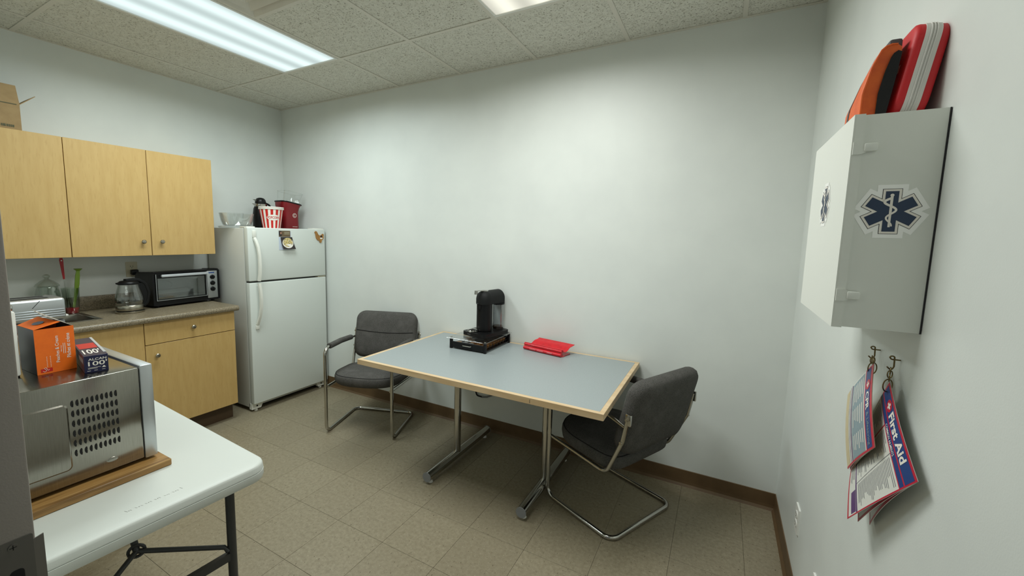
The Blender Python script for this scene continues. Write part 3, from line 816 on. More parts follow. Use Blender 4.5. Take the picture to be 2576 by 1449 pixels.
obj('cord', MB().tube(fillet([(0.03, 0, -0.01), (0.045, 0.0, -0.06), (0.045, 0.01, -0.16), (0.04, 0.05, -0.245), (0.05, 0.18, -0.252)], 0.03), 0.0045, 8), 'black', t)

# ------------------------------------------------------------------ toaster oven
t = thing('toaster_oven', 'black toaster oven with silver control panel on the worktop', 'toaster oven', (0.285, -1.055, CZ), rz=math.radians(5))
# local: x out of the front, y to the right along the wall
OW, OD, OH = 0.47, 0.225, 0.268
ox0, ox1 = -OD, 0.0
sh = MB()
pr = [(ox1, 0.03), (ox1, OH - 0.035), (ox1 - 0.03, OH - 0.004), (ox1 - 0.06, OH), (ox0 + 0.03, OH), (ox0, OH - 0.03), (ox0, 0.02)]
def xz(m, poly, y0, y1):
    k = len(poly)
    m.mesh([(x, y0, z) for x, z in poly] + [(x, y1, z) for x, z in poly], [(i, (i + 1) % k, k + (i + 1) % k, k + i) for i in range(k)] + [tuple(range(k))[::-1], tuple(range(k, 2 * k))])
pr2 = [(ox1, OH - 0.012), (ox1 - 0.010, OH - 0.002), (ox1 - 0.03, OH), (ox0 + 0.03, OH - 0.008), (ox0, OH - 0.04), (ox0, 0.015), (ox0 + 0.006, 0.015), (ox0 + 0.006, OH - 0.044), (ox0 + 0.034, OH - 0.014), (ox1 - 0.03, OH - 0.007), (ox1 - 0.008, OH - 0.016)]
xz(sh, pr2, -OW / 2, OW / 2)
pr3 = [(ox1 + 0.002, 0.018), (ox1 + 0.002, OH - 0.010), (ox1 - 0.012, OH + 0.002), (ox1 - 0.03, OH + 0.004), (ox0 + 0.03, OH - 0.004), (ox0 - 0.002, OH - 0.04), (ox0 - 0.002, 0.018)]
xz(sh, pr3, -OW / 2 - 0.012, -OW / 2 + 0.004); xz(sh, pr3, OW / 2 - 0.004, OW / 2 + 0.014)
xz(sh, [(ox1, 0.015), (ox1, 0.052), (ox0, 0.052), (ox0, 0.015)], -OW / 2, OW / 2)
obj('shell', sh, 'black', t, True)
YP = OW / 2 - 0.092
obj('inner_liner', MB().box(ox0 + 0.008, ox0 + 0.012, -OW / 2 + 0.01, YP, 0.052, OH - 0.03).box(ox0 + 0.01, ox1 - 0.02, -OW / 2 + 0.006, -OW / 2 + 0.01, 0.052, OH - 0.03).box(ox0 + 0.01, ox1 - 0.02, YP - 0.004, YP, 0.052, OH - 0.03).box(ox0 + 0.01, ox1 - 0.02, -OW / 2 + 0.01, YP - 0.004, 0.052, 0.056), 'ovengrey', t, False)
obj('round_bulge', MB().sphere((ox0 + 0.012, -0.085, 0.145), 0.07, (0.12, 1.25, 0.62)), 'ovengrey', t, label='oval pizza bulge in the back wall')
cp = obj('control_panel', MB().box(ox1 - 0.004, ox1 + 0.006, YP + 0.004, OW / 2 - 0.006, 0.030, OH - 0.012, 0.003, 2), 'steel2', t)
for z in (0.205, 0.155, 0.105):
    kx = MB(); kx.xf = Matrix.Translation((ox1 + 0.006, YP + 0.044, z)) @ Matrix.Rotation(PI / 2, 4, 'Y')
    kx.lathe([(0, 0), (0.019, 0), (0.018, 0.006), (0.015, 0.014), (0, 0.015)], n=20)
    kx.box(-0.016, 0.016, -0.004, 0.004, 0.012, 0.020, 0.002, 1)
    obj('dial', kx, 'black', cp)
q = MB(); put_poly(q, [(YP + 0.016, 0.236), (YP + 0.062, 0.236), (YP + 0.062, 0.245), (YP + 0.016, 0.245)], frame((ox1 + 0.006, 0, 0), (0, 1, 0), (0, 0, 1)))
obj('badge', q, 'pamblue', cp, False)
DY0, DY1 = -OW / 2 + 0.006, YP - 0.002
dr = MB()
dr.box(ox1 - 0.002, ox1 + 0.008, DY0, DY0 + 0.012, 0.054, OH - 0.014); dr.box(ox1 - 0.002, ox1 + 0.008, DY1 - 0.012, DY1, 0.054, OH - 0.014)
dr.box(ox1 - 0.002, ox1 + 0.008, DY0 + 0.012, DY1 - 0.012, 0.054, 0.064); dr.box(ox1 - 0.002, ox1 + 0.008, DY0 + 0.012, DY1 - 0.012, OH - 0.046, OH - 0.014)
do = obj('door', dr, ['black'], t, False)
obj('window', MB().box(ox1 + 0.001, ox1 + 0.004, DY0 + 0.011, DY1 - 0.011, 0.063, OH - 0.045), 'ovenglass', do, False)
obj('door_trim', MB().box(ox1 + 0.008, ox1 + 0.010, DY0, DY1, 0.054, 0.058).box(ox1 + 0.008, ox1 + 0.010, DY1 - 0.005, DY1, 0.058, OH - 0.014).box(ox1 + 0.008, ox1 + 0.010, DY0, DY0 + 0.004, 0.058, OH - 0.014), 'steel2', do, False)
obj('handle', MB().box(ox1 + 0.022, ox1 + 0.034, DY0 + 0.030, DY1 - 0.004, OH - 0.036, OH - 0.016, 0.004, 2).box(ox1 + 0.006, ox1 + 0.024, DY0 + 0.036, DY0 + 0.050, OH - 0.032, OH - 0.022).box(ox1 + 0.006, ox1 + 0.024, DY1 - 0.022, DY1 - 0.008, OH - 0.032, OH - 0.022), 'silverpaint', do)
rk = MB()
for k in range(30):
    y = DY0 + 0.016 + (DY1 - DY0 - 0.032) * k / 29
    rk.tube([(ox1 - 0.016, y, 0.074), (ox0 + 0.016, y, 0.074)], 0.0013, 5)
rk.tube([(ox1 - 0.016, DY0 + 0.012, 0.074), (ox1 - 0.016, DY1 - 0.014, 0.074)], 0.002, 6); rk.tube(fillet([(ox0 + 0.02, DY0 + 0.012, 0.09), (ox0 + 0.02, DY0 + 0.03, 0.108), (ox0 + 0.02, DY1 - 0.03, 0.112), (ox0 + 0.02, DY1 - 0.014, 0.096)], 0.01), 0.002, 6)
obj('wire_rack', rk, 'chrome', t)
for y in (-OW / 2 + 0.03, OW / 2 - 0.03):
    for x in (ox1 - 0.03, ox0 + 0.03):
        obj('foot', MB().cyl((x, y, 0.0), (x, y, 0.017), 0.012, 0.015, n=12), 'black', t)

# ------------------------------------------------------------------ glass kettle
t = thing('electric_kettle', 'glass electric kettle with black handle and steel base', 'kettle', (0.335, -1.455, CZ), rz=math.radians(12))
obj('power_base', MB().lathe([(0, 0), (0.080, 0), (0.083, 0.004), (0.083, 0.012), (0.076, 0.016), (0, 0.016)], n=36), 'nickel', t)
obj('base_ring', MB().lathe([(0, 0.0165), (0.074, 0.0165), (0.0745, 0.021), (0.0, 0.021)], n=36), 'black', t)
obj('steel_band', MB().lathe([(0.0, 0.021), (0.076, 0.021), (0.077, 0.024), (0.077, 0.052), (0.074, 0.056), (0, 0.056)], n=36), 'nickel', t)
gl = obj('glass_body', MB().lathe([(0.073, 0.056), (0.080, 0.075), (0.081, 0.095), (0.076, 0.120), (0.066, 0.160), (0.058, 0.190), (0.056, 0.206), (0.054, 0.206), (0.056, 0.190), (0.064, 0.160), (0.074, 0.120), (0.079, 0.095), (0.078, 0.075), (0.071, 0.058)], n=40), 'glass', t)
obj('water', MB().lathe([(0, 0.058), (0.070, 0.058), (0.077, 0.076), (0.078, 0.095), (0.0775, 0.100), (0, 0.100)], n=36), 'water', t)
obj('lid', MB().lathe([(0.0, 0.200), (0.058, 0.200), (0.060, 0.206), (0.058, 0.214), (0.046, 0.224), (0.020, 0.228), (0, 0.228)], n=32), 'black', t)
obj('spout', MB().mesh([(-0.020, -0.050, 0.200), (0.020, -0.050, 0.200), (0.0, -0.076, 0.207), (-0.022, -0.050, 0.216), (0.022, -0.050, 0.216), (0.0, -0.080, 0.216)], [(0, 1, 2), (3, 5, 4), (0, 2, 5, 3), (1, 4, 5, 2), (0, 3, 4, 1)]), 'black', t, False)
hp = fillet([(0, -0.02, 0.230), (0, 0.055, 0.232), (0, 0.105, 0.200), (0, 0.126, 0.130), (0, 0.112, 0.055), (0, 0.086, 0.035)], 0.05, 8)
ho = obj('handle', MB().sweep(hp, [(-0.014, -0.010), (0.014, -0.010), (0.016, 0.0), (0.012, 0.009), (-0.012, 0.009), (-0.016, 0.0)], up=(0, 0, 1)), 'black', t)
hi = [Vector(p) for p in hp if p[2] < 0.226 and p[1] > 0.05]
obj('grip_strip', MB().sweep([(p.x + 0.0, p.y + 0.010, p.z) for p in hi], [(-0.006, -0.002), (0.006, -0.002), (0.006, 0.002), (-0.006, 0.002)], up=(0, 1, 0)), 'nickel', ho)
obj('handle_back', MB().mesh([(s * 0.012, y, z) for s in (-1, 1) for y, z in ((0.056, 0.204), (0.098, 0.204), (0.118, 0.130), (0.104, 0.045), (0.076, 0.030), (0.082, 0.10), (0.072, 0.15))], [tuple(range(7)), tuple(range(13, 6, -1))] + [(i, (i + 1) % 7, 7 + (i + 1) % 7, 7 + i) for i in range(7)]), 'black', t, False)

# ------------------------------------------------------------------ jar, tumbler and its tools
t = thing('glass_jar', 'lidded glass jar with finial on the worktop by the wall', 'jar', (0.095, -1.800, CZ))
obj('jar_body', MB().shell([(0.050, 0), (0.056, 0.006), (0.058, 0.10), (0.060, 0.14), (0.052, 0.19), (0.050, 0.196)], 0.003, n=36), 'greenglass', t)
obj('jar_lid', MB().lathe([(0.0, 0.2), (0.058, 0.198), (0.060, 0.204), (0.054, 0.214), (0.032, 0.235), (0.014, 0.246), (0.010, 0.252), (0.018, 0.262), (0.018, 0.270), (0.008, 0.279), (0.0, 0.28)], n=36), 'greenglass', t)
lp = MB(); vs = []
for i in range(9):
    a = -0.9 + 0.7 * (i / 8) * 2 - 0.0
    for z in (0.045, 0.125 + 0.025 * math.cos((i - 4) / 4 * 1.5)): vs.append((0.0595 * math.cos(a - 0.2), 0.0595 * math.sin(a - 0.2), z))
lp.sheet(vs, [(2 * i, 2 * i + 2, 2 * i + 3, 2 * i + 1) for i in range(8)])
obj('paper_label', lp, 'offwhite', t)
t = thing('drinking_glass', 'clear tumbler with red soap in the bottom beside the sink', 'glass', (0.098, -1.690, CZ))
obj('tumbler', MB().shell([(0.034, 0), (0.036, 0.004), (0.047, 0.178)], 0.0025, n=36), 'greenglass', t)
obj('red_soap', MB().lathe([(0, 0.006), (0.033, 0.006), (0.036, 0.040), (0, 0.040)], n=28), 'redliquid', t)
t = thing('spatula', 'red-handled utensil standing in the tumbler', 'utensil', (0.088, -1.708, CZ + 0.044))
obj('red_handle', MB().sweep([(0, -0.006, 0.195), (0, -0.008, 0.235), (0, -0.010, 0.28), (0, -0.012, 0.325), (0, -0.012, 0.340)], [(-0.008, -0.004), (0.008, -0.004), (0.008, 0.004), (-0.008, 0.004)], scales=[0.55, 0.75, 0.95, 1.15, 0.8], up=(1, 0, 0)), 'redplastic', t)
obj('hang_hole', MB().plate(circ(0.004, 12, 0, 0), (0.0048, -0.012, 0.322), (0, 1, 0), (0, 0, 1), 0, 0.0008), 'white', t, False)
obj('clear_shaft', MB().tube([(0, 0.0, 0.0), (0, -0.006, 0.198)], 0.0035, 8), 'glass', t)
t = thing('spoon', 'lime green plastic spoon standing in the tumbler', 'utensil', (0.112, -1.672, CZ + 0.044))
obj('handle', MB().sweep([(0, -0.012, 0.0), (0, -0.004, 0.05), (0, 0.006, 0.10), (0, 0.014, 0.16), (0, 0.020, 0.215), (0, 0.024, 0.245), (0, 0.025, 0.254)], [(-0.003, -0.009), (0.003, -0.009), (0.004, 0.0), (0.003, 0.009), (-0.003, 0.009), (-0.004, 0)], scales=[0.7, 0.8, 1.0, 1.35, 1.3, 1.0, 1.0], up=(0, 1, 0)), 'green', t)
obj('flared_tip', MB().lathe([(0, 0.0), (0.010, 0.0), (0.022, 0.012), (0.022, 0.015), (0, 0.013)], (0, 0.025, 0.250), n=16), 'green', t)

# ------------------------------------------------------------------ silver toaster on the worktop
t = thing('toaster', 'silver toaster with ribbed side standing by the sink', 'toaster', (0.55, -1.865, CZ))
lo = MB()
for x in (-0.07, 0.07):
    for y in (-0.32, -0.03): lo.cyl((x, y, 0.0), (x, y, 0.006), 0.010, n=10)
obj('base', MB().box(-0.082, 0.082, -0.345, -0.006, 0.005, 0.055, 0.008, 2), 'textgrey', t)
obj('feet', lo, 'black', t)
sh = obj('metal_shell', MB().box(-0.095, 0.095, -0.35, 0.0, 0.058, 0.185, 0.016, 3), 'steel2', t)
for k in range(4):
    z = 0.078 + 0.013 * k
    obj('rib', MB().box(0.094, 0.098, -0.29 + 0.0, -0.008, z, z + 0.005, 0.0015, 1), 'silverpaint', sh)
for x in (-0.04, 0.04):
    obj('bread_slot', MB().box(x - 0.018, x + 0.018, -0.31, -0.06, 0.1845, 0.1856), 'dark', sh, False)
obj('lever', MB().box(-0.025, 0.025, 0.0, 0.026, 0.062, 0.072, 0.003, 2), 'white', t)
obj('lid_split', MB().plate([(-0.140, 0.135), (-0.137, 0.135), (-0.105, 0.176), (-0.108, 0.176)], (0.095, 0, 0), (0, 1, 0), (0, 0, 1), 0, 0.0008), 'black', sh, False)

# ------------------------------------------------------------------ folding table in the foreground
TZ = 0.735
t = thing('folding_table', 'white moulded folding table with dark steel legs', 'table', (2.652, -1.925, 0), rz=math.radians(-3.0))
TL, TWd = 1.22, 0.615       # runs to -x and -y from the near corner
def tabletop(z0, z1, inset, r):
    return rrect(TL - 2 * inset, TWd - 2 * inset, r, 8, -TL / 2, -TWd / 2), z0, z1
ring = []
for (z, ins) in ((TZ - 0.058, 0.008), (TZ - 0.056, 0.003), (TZ - 0.045, 0.0), (TZ - 0.0285, 0.0005), (TZ - 0.0275, 0.0032), (TZ - 0.0260, 0.0032), (TZ - 0.0250, 0.001), (TZ - 0.010, 0.0025), (TZ - 0.0035, 0.005), (TZ - 0.001, 0.009), (TZ, 0.014)):
    pr = rrect(TL - 2 * ins, TWd - 2 * ins, 0.06 - ins * 0.6, 8, -TL / 2, -TWd / 2)
    ring.append([(a, b_, z) for a, b_ in pr])
nn = len(ring[0]); vs = [p for r_ in ring for p in r_]; fs = []
for i in range(len(ring) - 1):
    for k in range(nn): fs.append((i * nn + k, i * nn + (k + 1) % nn, (i + 1) * nn + (k + 1) % nn, (i + 1) * nn + k))
fs += [tuple(range(nn))[::-1], tuple(range((len(ring) - 1) * nn, len(ring) * nn))]
tt = obj('table_top', MB().mesh(vs, fs), 'tablewhite', t, ang=50)
# faded ink transfer near the end edge: rows of broken strokes
q = MB(); random.seed(3)
f_ = frame((-0.062, -0.235, TZ), (0.05, -1, 0), (-1, -0.05, 0), 0.0004)
f_ = (lambda a, b_: Vector((-0.066 + 0.10 * a * 0 - b_, -0.24 - a, TZ + 0.0004)))
x_ = 0.0
for k in range(13):
    w_ = random.uniform(0.009, 0.014)
    hgt = 0.012 if k in (0, 12) else random.uniform(0.004, 0.008)
    put_poly(q, [(x_, 0), (x_ + 0.0010, 0), (x_ + 0.0010 + w_ * 0.3, hgt), (x_ + w_ * 0.3, hgt)], f_)
    if k % 2: put_poly(q, [(x_ + w_ * 0.55, hgt * 0.2), (x_ + w_ * 0.75, hgt * 0.2), (x_ + w_ * 0.75, hgt * 0.8), (x_ + w_ * 0.6, hgt * 0.8)], f_)
    x_ += w_
obj('ink_scuff', q, 'scuff', tt, False, label='faded mirrored ink marks')
LX = -0.115
def flleg(y):
    return obj('leg', MB().tube([(LX, y, TZ - 0.058), (LX, y, 0.012)], 0.0145, 14), 'legdark', t)
lg = flleg(-0.085); flleg(-TWd + 0.085)
for y in (-0.085, -TWd + 0.085):
    obj('rubber_foot', MB().cyl((LX, y, 0), (LX, y, 0.03), 0.017, n=14), 'black', t)
obj('cross_bar', MB().sweep([(LX, -0.085, 0.385), (LX, -TWd + 0.085, 0.385)], [(-0.009, -0.014), (0.009, -0.014), (0.009, 0.014), (-0.009, 0.014)]), 'legdark', t, False)
K = Vector((LX - 0.145, -TWd / 2, 0.482))
obj('brace_arm', MB().tube([(LX + 0.004, -0.100, 0.408), (LX - 0.004, -0.108, 0.425), K], 0.008, 10), 'legdark', t)
obj('brace_arm', MB().tube([(LX + 0.004, -TWd + 0.100, 0.408), (LX - 0.004, -TWd + 0.108, 0.425), K], 0.008, 10), 'legdark', t)
obj('locking_ring', MB().tube([K + Vector((0.012 * math.cos(a) * 0.6, 0.020 * math.cos(a), 0.020 * math.sin(a))) for a in [2 * PI * k / 16 for k in range(16)]], 0.005, 8, closed=True), 'legdark', t)
obj('brace_stem', MB().tube([K, K + Vector((-0.13, 0, 0.196))], 0.010, 10), 'legdark', t)
for y in (-0.085, -TWd + 0.085):
    obj('leg', MB().tube([(-TL + 0.115, y, TZ - 0.058), (-TL + 0.115, y, 0.0)], 0.0145, 14), 'legdark', t)

# oak board under the microwave
tag(obj('wooden_board', MB().box(1.80, 2.395, -2.50, -2.112, 0, 0.022, 0.002, 1), 'oak'), 'oak board lying under the microwave on the folding table', 'board')
bpy.data.objects['wooden_board'].location = (0, 0, TZ + 0.0005)

# ------------------------------------------------------------------ microwave
MZ0, MZ1 = 0.770, 1.080
t = thing('microwave', 'stainless steel microwave seen from its vented side', 'microwave', (2.340, -2.128, TZ + 0.0225))
mz = MZ0 - (TZ + 0.0225); mh = MZ1 - (TZ + 0.0225)
MWD, MDP = 0.50, 0.36
body = obj('case', MB().box(-MWD, 0, -MDP, -0.037, mz, mh, 0.004, 2), 'steel', t)
obj('front_frame', MB().box(-MWD - 0.002, 0.002, -0.0355, 0.0, mz - 0.004, mh + 0.005, 0.004, 2), 'steel2', t)
obj('door', MB().box(-MWD + 0.004, -0.13, -0.002, 0.003, mz + 0.004, mh - 0.004, 0.004, 2), 'black', t)
obj('keypad', MB().box(-0.125, -0.016, -0.002, 0.0012, mz + 0.012, mh - 0.012), 'black', t)
for x in (-MWD + 0.04, -0.04):
    for y in (-0.06, -MDP + 0.04):
        obj('foot', MB().cyl((x, y, 0.0), (x, y, mz + 0.002), 0.014, 0.016, n=12), 'black', t)
# pressed panel on the side
py0, py1 = -MDP + 0.02, -0.211; pz0, pz1 = mz + 0.045, mh - 0.062
pp = rrect(py1 - py0, pz1 - pz0, 0.014, 5, (py0 + py1) / 2, (pz0 + pz1) / 2)
pi_ = rrect(py1 - py0 - 0.008, pz1 - pz0 - 0.008, 0.011, 5, (py0 + py1) / 2, (pz0 + pz1) / 2)
nn = len(pp)
obj('pressed_panel', MB().mesh([(0.0, a, b_) for a, b_ in pp] + [(0.0030, a, b_) for a, b_ in pi_], [(k, (k + 1) % nn, nn + (k + 1) % nn, nn + k) for k in range(nn)] + [tuple(range(nn, 2 * nn))]), 'steel', body, ang=20)
obj('dimple', MB().sphere((0.0, -0.120, 0.044), 0.015, (0.15, 1, 0.62), 20, 10), 'steel', body)
# louvres: dark slot with a raised hood
lv = MB()
Dsh = [(0.0, -0.009), (0.0030, -0.008), (0.0048, -0.004), (0.0052, 0.0), (0.0048, 0.004), (0.0030, 0.008), (0.0, 0.009)]
lv.mi = 0
lv.plate([(-a, b_) for a, b_ in Dsh][::-1], (0, 0, 0), (0, 1, 0), (0, 0, 1), 0.0, 0.0006)
lv.mi = 1
hv = []; hf = []
for i in range(7):
    a, b_ = Dsh[i]
    hv += [(0.0, -a, b_), (0.0, 0.0014 * (1 - abs(b_) / 0.012), b_), (0.0012 * (1 - (b_ / 0.0095) ** 2), -a * 0.06, b_)]
for i in range(6):
    p_, n_ = 3 * i, 3 * i + 3
    hf += [(p_ + 1, n_ + 1, n_ + 2, p_ + 2)]
lv.sheet(hv, hf)
l0 = obj('vent_louver', lv, ['dark', 'steel'], body, False)
first = True
for r in range(6):
    for c in range(10):
        y = -0.0975 - 0.0113 * (9 - c) + 0.0; z = mh - 0.066 - 0.0305 * r
        o = l0 if first else inst(l0, 'vent_louver', (0, 0, 0), body)
        first = False
        o.location = (0.0003, y, z); o.scale = (1.1, 1.10, 1.14)

# ------------------------------------------------------------------ cartons on the microwave
MT = MZ1 + 0.0005
t = thing('food_carton', 'orange food carton with open flaps on the microwave', 'carton', (2.19, -2.3585, MT), rot=(0.0, 0.0, math.radians(2)))
cw, chh, cd = 0.090, 0.140, 0.13
bx = MB()
vsf = [(0, 0, 0.002), (0, cw, 0.002), (0, cw, chh), (0, 0, chh)]
obj('orange_face', MB().box(-0.001, 0.0, 0.0, cw, 0.0, chh), 'orange', t, False)
obj('side', MB().box(-cd, -0.001, 0.0, 0.001, 0.0, chh), 'cartondark', t, False)
obj('side', MB().box(-cd, -0.001, cw - 0.001, cw, 0.0, chh), 'cartondark', t, False)
obj('back_face', MB().box(-cd - 0.001, -cd, 0.0, cw, 0.0, chh), 'orange', t, False)
obj('bottom', MB().box(-cd, -0.001, 0.001, cw - 0.001, 0.0, 0.001), 'greyboard', t, False)
def flap(vsq, mat, name='flap', th=0.0008):
    a, b_, c_, d_ = [Vector(v) for v in vsq]
    n = (b_ - a).cross(d_ - a).normalized() * th
    return obj(name, MB().mesh([a, b_, c_, d_, a + n, b_ + n, c_ + n, d_ + n], [(0, 1, 2, 3), (4, 7, 6, 5), (0, 4, 5, 1), (1, 5, 6, 2), (2, 6, 7, 3), (3, 7, 4, 0)]), mat, t, False)
fo = flap([(0.0, 0.0005, chh), (0.0, 0.060, chh + 0.016), (-cd, 0.048, chh + 0.020), (-cd, 0.0005, chh)], 'orange')
q = MB(); put_poly(q, [(-0.045 + 0.016 * math.cos(a), 0.026 + 0.012 * math.sin(a), chh + 0.0115 + 0.0036 * math.sin(a)) for a in [2 * PI * k / 8 for k in range(8)]], lambda a, b_=None: a) if False else None
q.sheet([(-0.055 + 0.022 * math.cos(a), 0.026 + 0.013 * math.sin(a), chh + 0.0085 + 0.0038 * math.sin(a) + 0.0032) for a in [2 * PI * (k + .5) / 8 for k in range(8)]], [tuple(range(8))])
obj('octagon_print', q, 'bluegrey', fo, False)
flap([(0.0, cw, chh - 0.002), (-cd, cw, chh), (-cd, cw - 0.056, chh + 0.046), (-0.03, cw - 0.062, chh + 0.040)], 'greyboard')
f_ = frame((0.0, 0, 0), (0, 1, 0), (0, 0, 1), 0.0005)
fr = lambda a, b_: f_(-b_, a)        # text reading upwards: a runs up, b runs to the left
q = MB()
put_text(q, 'Peaches & Cream', lambda a, b_: f_(0.052 - b_, a), 0.030, 0.0, 0.084, 0.0085, 0.008)
put_text(q, 'P\u00eaches et cr\u00e8me', lambda a, b_: f_(0.0785 - b_, a), 0.040, 0.0, 0.078, 0.0095, 0.008)
put_text(q, 'Barley', lambda a, b_: f_(0.059 - b_, a), 0.062, 0.0, 0.020, 0.0035, 0.0)
for (x_, a0, a1) in ((0.0615, 0.055, 0.088), (0.0655, 0.055, 0.088)):
    put_poly(q, [(x_, a0), (x_ + 0.0012, a0), (x_ + 0.0012, a1), (x_, a1)], f_)
for x_ in (0.022, 0.030):
    for k in range(7): put_poly(q, [(x_, 0.020 + 0.005 * k), (x_ + 0.0014, 0.021 + 0.005 * k), (x_ + 0.0022, 0.024 + 0.005 * k), (x_ + 0.0008, 0.023 + 0.005 * k)], f_)
op = [o for o in t.children if o.name.startswith('orange_face')][0]
obj('lettering', q, 'offwhite', op, False)
q = MB(); put_poly(q, [(0.008, 0.006), (0.034, 0.006), (0.034, 0.017), (0.008, 0.017)], f_)
lo_ = obj('logo_patch', q, 'pcred', op, False)
q = MB(); q.tube([f_(a, b_) + Vector((0.0004, 0, 0)) for a, b_ in ((0.012, 0.010), (0.016, 0.007), (0.021, 0.010), (0.018, 0.014), (0.015, 0.018), (0.019, 0.020), (0.022, 0.014), (0.024, 0.010), (0.027, 0.013))], 0.0006, 5)
obj('logo_script', q, 'offwhite', op, False)

t = thing('foil_box', 'navy blue kitchen foil box on the microwave', 'carton', (2.283, -2.279, MT), rz=math.radians(-10))
fw_, fh_, fd_ = 0.056, 0.054, 0.30
obj('box_body', MB().box(-fd_, 0.0, 0.0, fw_, 0.0, fh_, 0.0008, 1), 'navy', t, True)
obj('lid_tape', MB().box(-fd_ + 0.002, -0.03, fw_ - 0.006, fw_ + 0.0006, fh_ - 0.002, fh_ + 0.001), 'silverpaint', t, False)
f_ = frame((0, 0, 0), (0, 1, 0), (0, 0, 1), 0.0004)
q = MB()
put_text(q, 'ALCAN', f_, 0.010, 0.0385, 0.042, 0.0075, 0.012)
put_text(q, "100'", f_, 0.009, 0.0215, 0.044, 0.0145, 0.012)
for k, (a, b_) in enumerate(((0.008, 0.030), (0.008, 0.022), (0.022, 0.008), (0.040, 0.008))):
    z = (0.0155, 0.0125, 0.006, 0.006)[k]
    put_poly(q, [(a, z), (a + b_, z), (a + b_, z + 0.0010), (a, z + 0.0010)], f_)
put_poly(q, [(0.006, 0.006), (0.014, 0.006), (0.014, 0.0072), (0.006, 0.0072)], f_)
put_poly(q, [(0.040, 0.0125), (0.050, 0.0125), (0.045, 0.0185)], f_)
put_text(q, "100'", lambda a, b_: Vector((-0.030 - b_ * 2.2, 0.006 + a, fh_ + 0.0005)), 0.0, 0.0, 0.040, 0.030, 0.012)
obj('lettering', q, 'offwhite', t, False)
q = MB(); put_poly(q, [(-0.20, 0.004), (-0.115, 0.004), (-0.115, fw_ - 0.008), (-0.20, fw_ - 0.008)], lambda a, b_: Vector((a, b_, fh_ + 0.0004)))
obj('red_panel', q, 'pcred', t, False)
q = MB(); put_poly(q, [(-0.028, fh_ - 0.026), (-0.010, fh_ - 0.026), (-0.010, fh_ - 0.010), (-0.12, fh_ - 0.010), (-0.12, fh_ - 0.026)], lambda a, b_: Vector((a, -0.0004, b_)))
obj('side_panel_print', q, 'textgrey', t, False)

t = thing('white_canister', 'tall white box with chrome-capped top behind the door jamb', 'box', (2.17, -2.386, MT))
obj('white_body', MB().box(-0.12, 0.0, -0.10, 0.0, 0.004, 0.200, 0.006, 2), 'white', t)
obj('chrome_cap', MB().box(-0.118, -0.002, -0.098, -0.002, 0.198, 0.222, 0.010, 3), 'chrome', t)
obj('black_foot', MB().box(-0.115, -0.005, -0.095, -0.003, 0.0, 0.005), 'black', t, False)

# ------------------------------------------------------------------ meeting table
TX0, TX1, TY0, TY1, TT = 2.028, 3.568, -0.940, -0.014, 0.746
t = thing('table', 'grey laminate table with maple edging and chrome pedestal legs', 'table', (0, 0, 0))
e = 0.024; th = 0.032
obj('laminate_top', MB().box(TX0 + e, TX1 - e, TY0 + e, TY1 - e, TT - th, TT), 'tabletop', t, False)
def edge(a, b_, c_, d_):
    n = 4; vs = [(x, y, z) for z in (TT - th, TT + 0.0004) for x, y in (a, b_, c_, d_)]
    m_ = MB(); tb = bmesh.new(); bv = [tb.verts.new(v) for v in vs]
    for f in ((0, 1, 2, 3), (4, 5, 6, 7), (0, 1, 5, 4), (1, 2, 6, 5), (2, 3, 7, 6), (3, 0, 4, 7)): tb.faces.new([bv[i] for i in f])
    bmesh.ops.recalc_face_normals(tb, faces=tb.faces)
    bmesh.ops.bevel(tb, geom=list(tb.edges), offset=0.0012, segments=1, affect='EDGES')
    m_._merge(tb)
    return obj('edge_strip', m_, 'mapleedge', t, False)
E0 = (TX0, TY0); E1 = (TX1, TY0); E2 = (TX1, TY1); E3 = (TX0, TY1)
I0 = (TX0 + e, TY0 + e); I1 = (TX1 - e, TY0 + e); I2 = (TX1 - e, TY1 - e); I3 = (TX0 + e, TY1 - e)
es = edge(E0, E1, I1, I0); edge(E1, E2, I2, I1); edge(E2, E3, I3, I2); edge(E3, E0, I0, I3)
obj('edge_nick', MB().box(3.205, 3.207, TY0 - 0.0006, TY0, TT - 0.026, TT - 0.008), 'ink', es, False)
for x in (2.492, 3.130):
    yc = -0.49
    lo = obj('leg_column', MB().cyl((x, yc, 0.05), (x, yc, TT - th - 0.006), 0.0235, n=28), 'chrome', t)
    obj('mounting_plate', MB().box(x - 0.03, x + 0.03, yc - 0.30, yc + 0.30, TT - th - 0.006, TT - th), 'black', t, False)
    ft = obj('foot_bar', MB().cyl((x, -0.826, 0.046), (x, -0.075, 0.046), 0.029, n=28), 'chrome', t)
    for y in (-0.826, -0.075):
        s = -1 if y < -0.4 else 1
        obj('end_cap', MB().cyl((x, y, 0.046), (x, y + s * 0.004, 0.046), 0.030, n=28), 'textgrey', ft)
        obj('glide', MB().cyl((x, y - s * 0.035, 0.0), (x, y - s * 0.035, 0.018), 0.017, 0.010, n=16), 'white', ft)

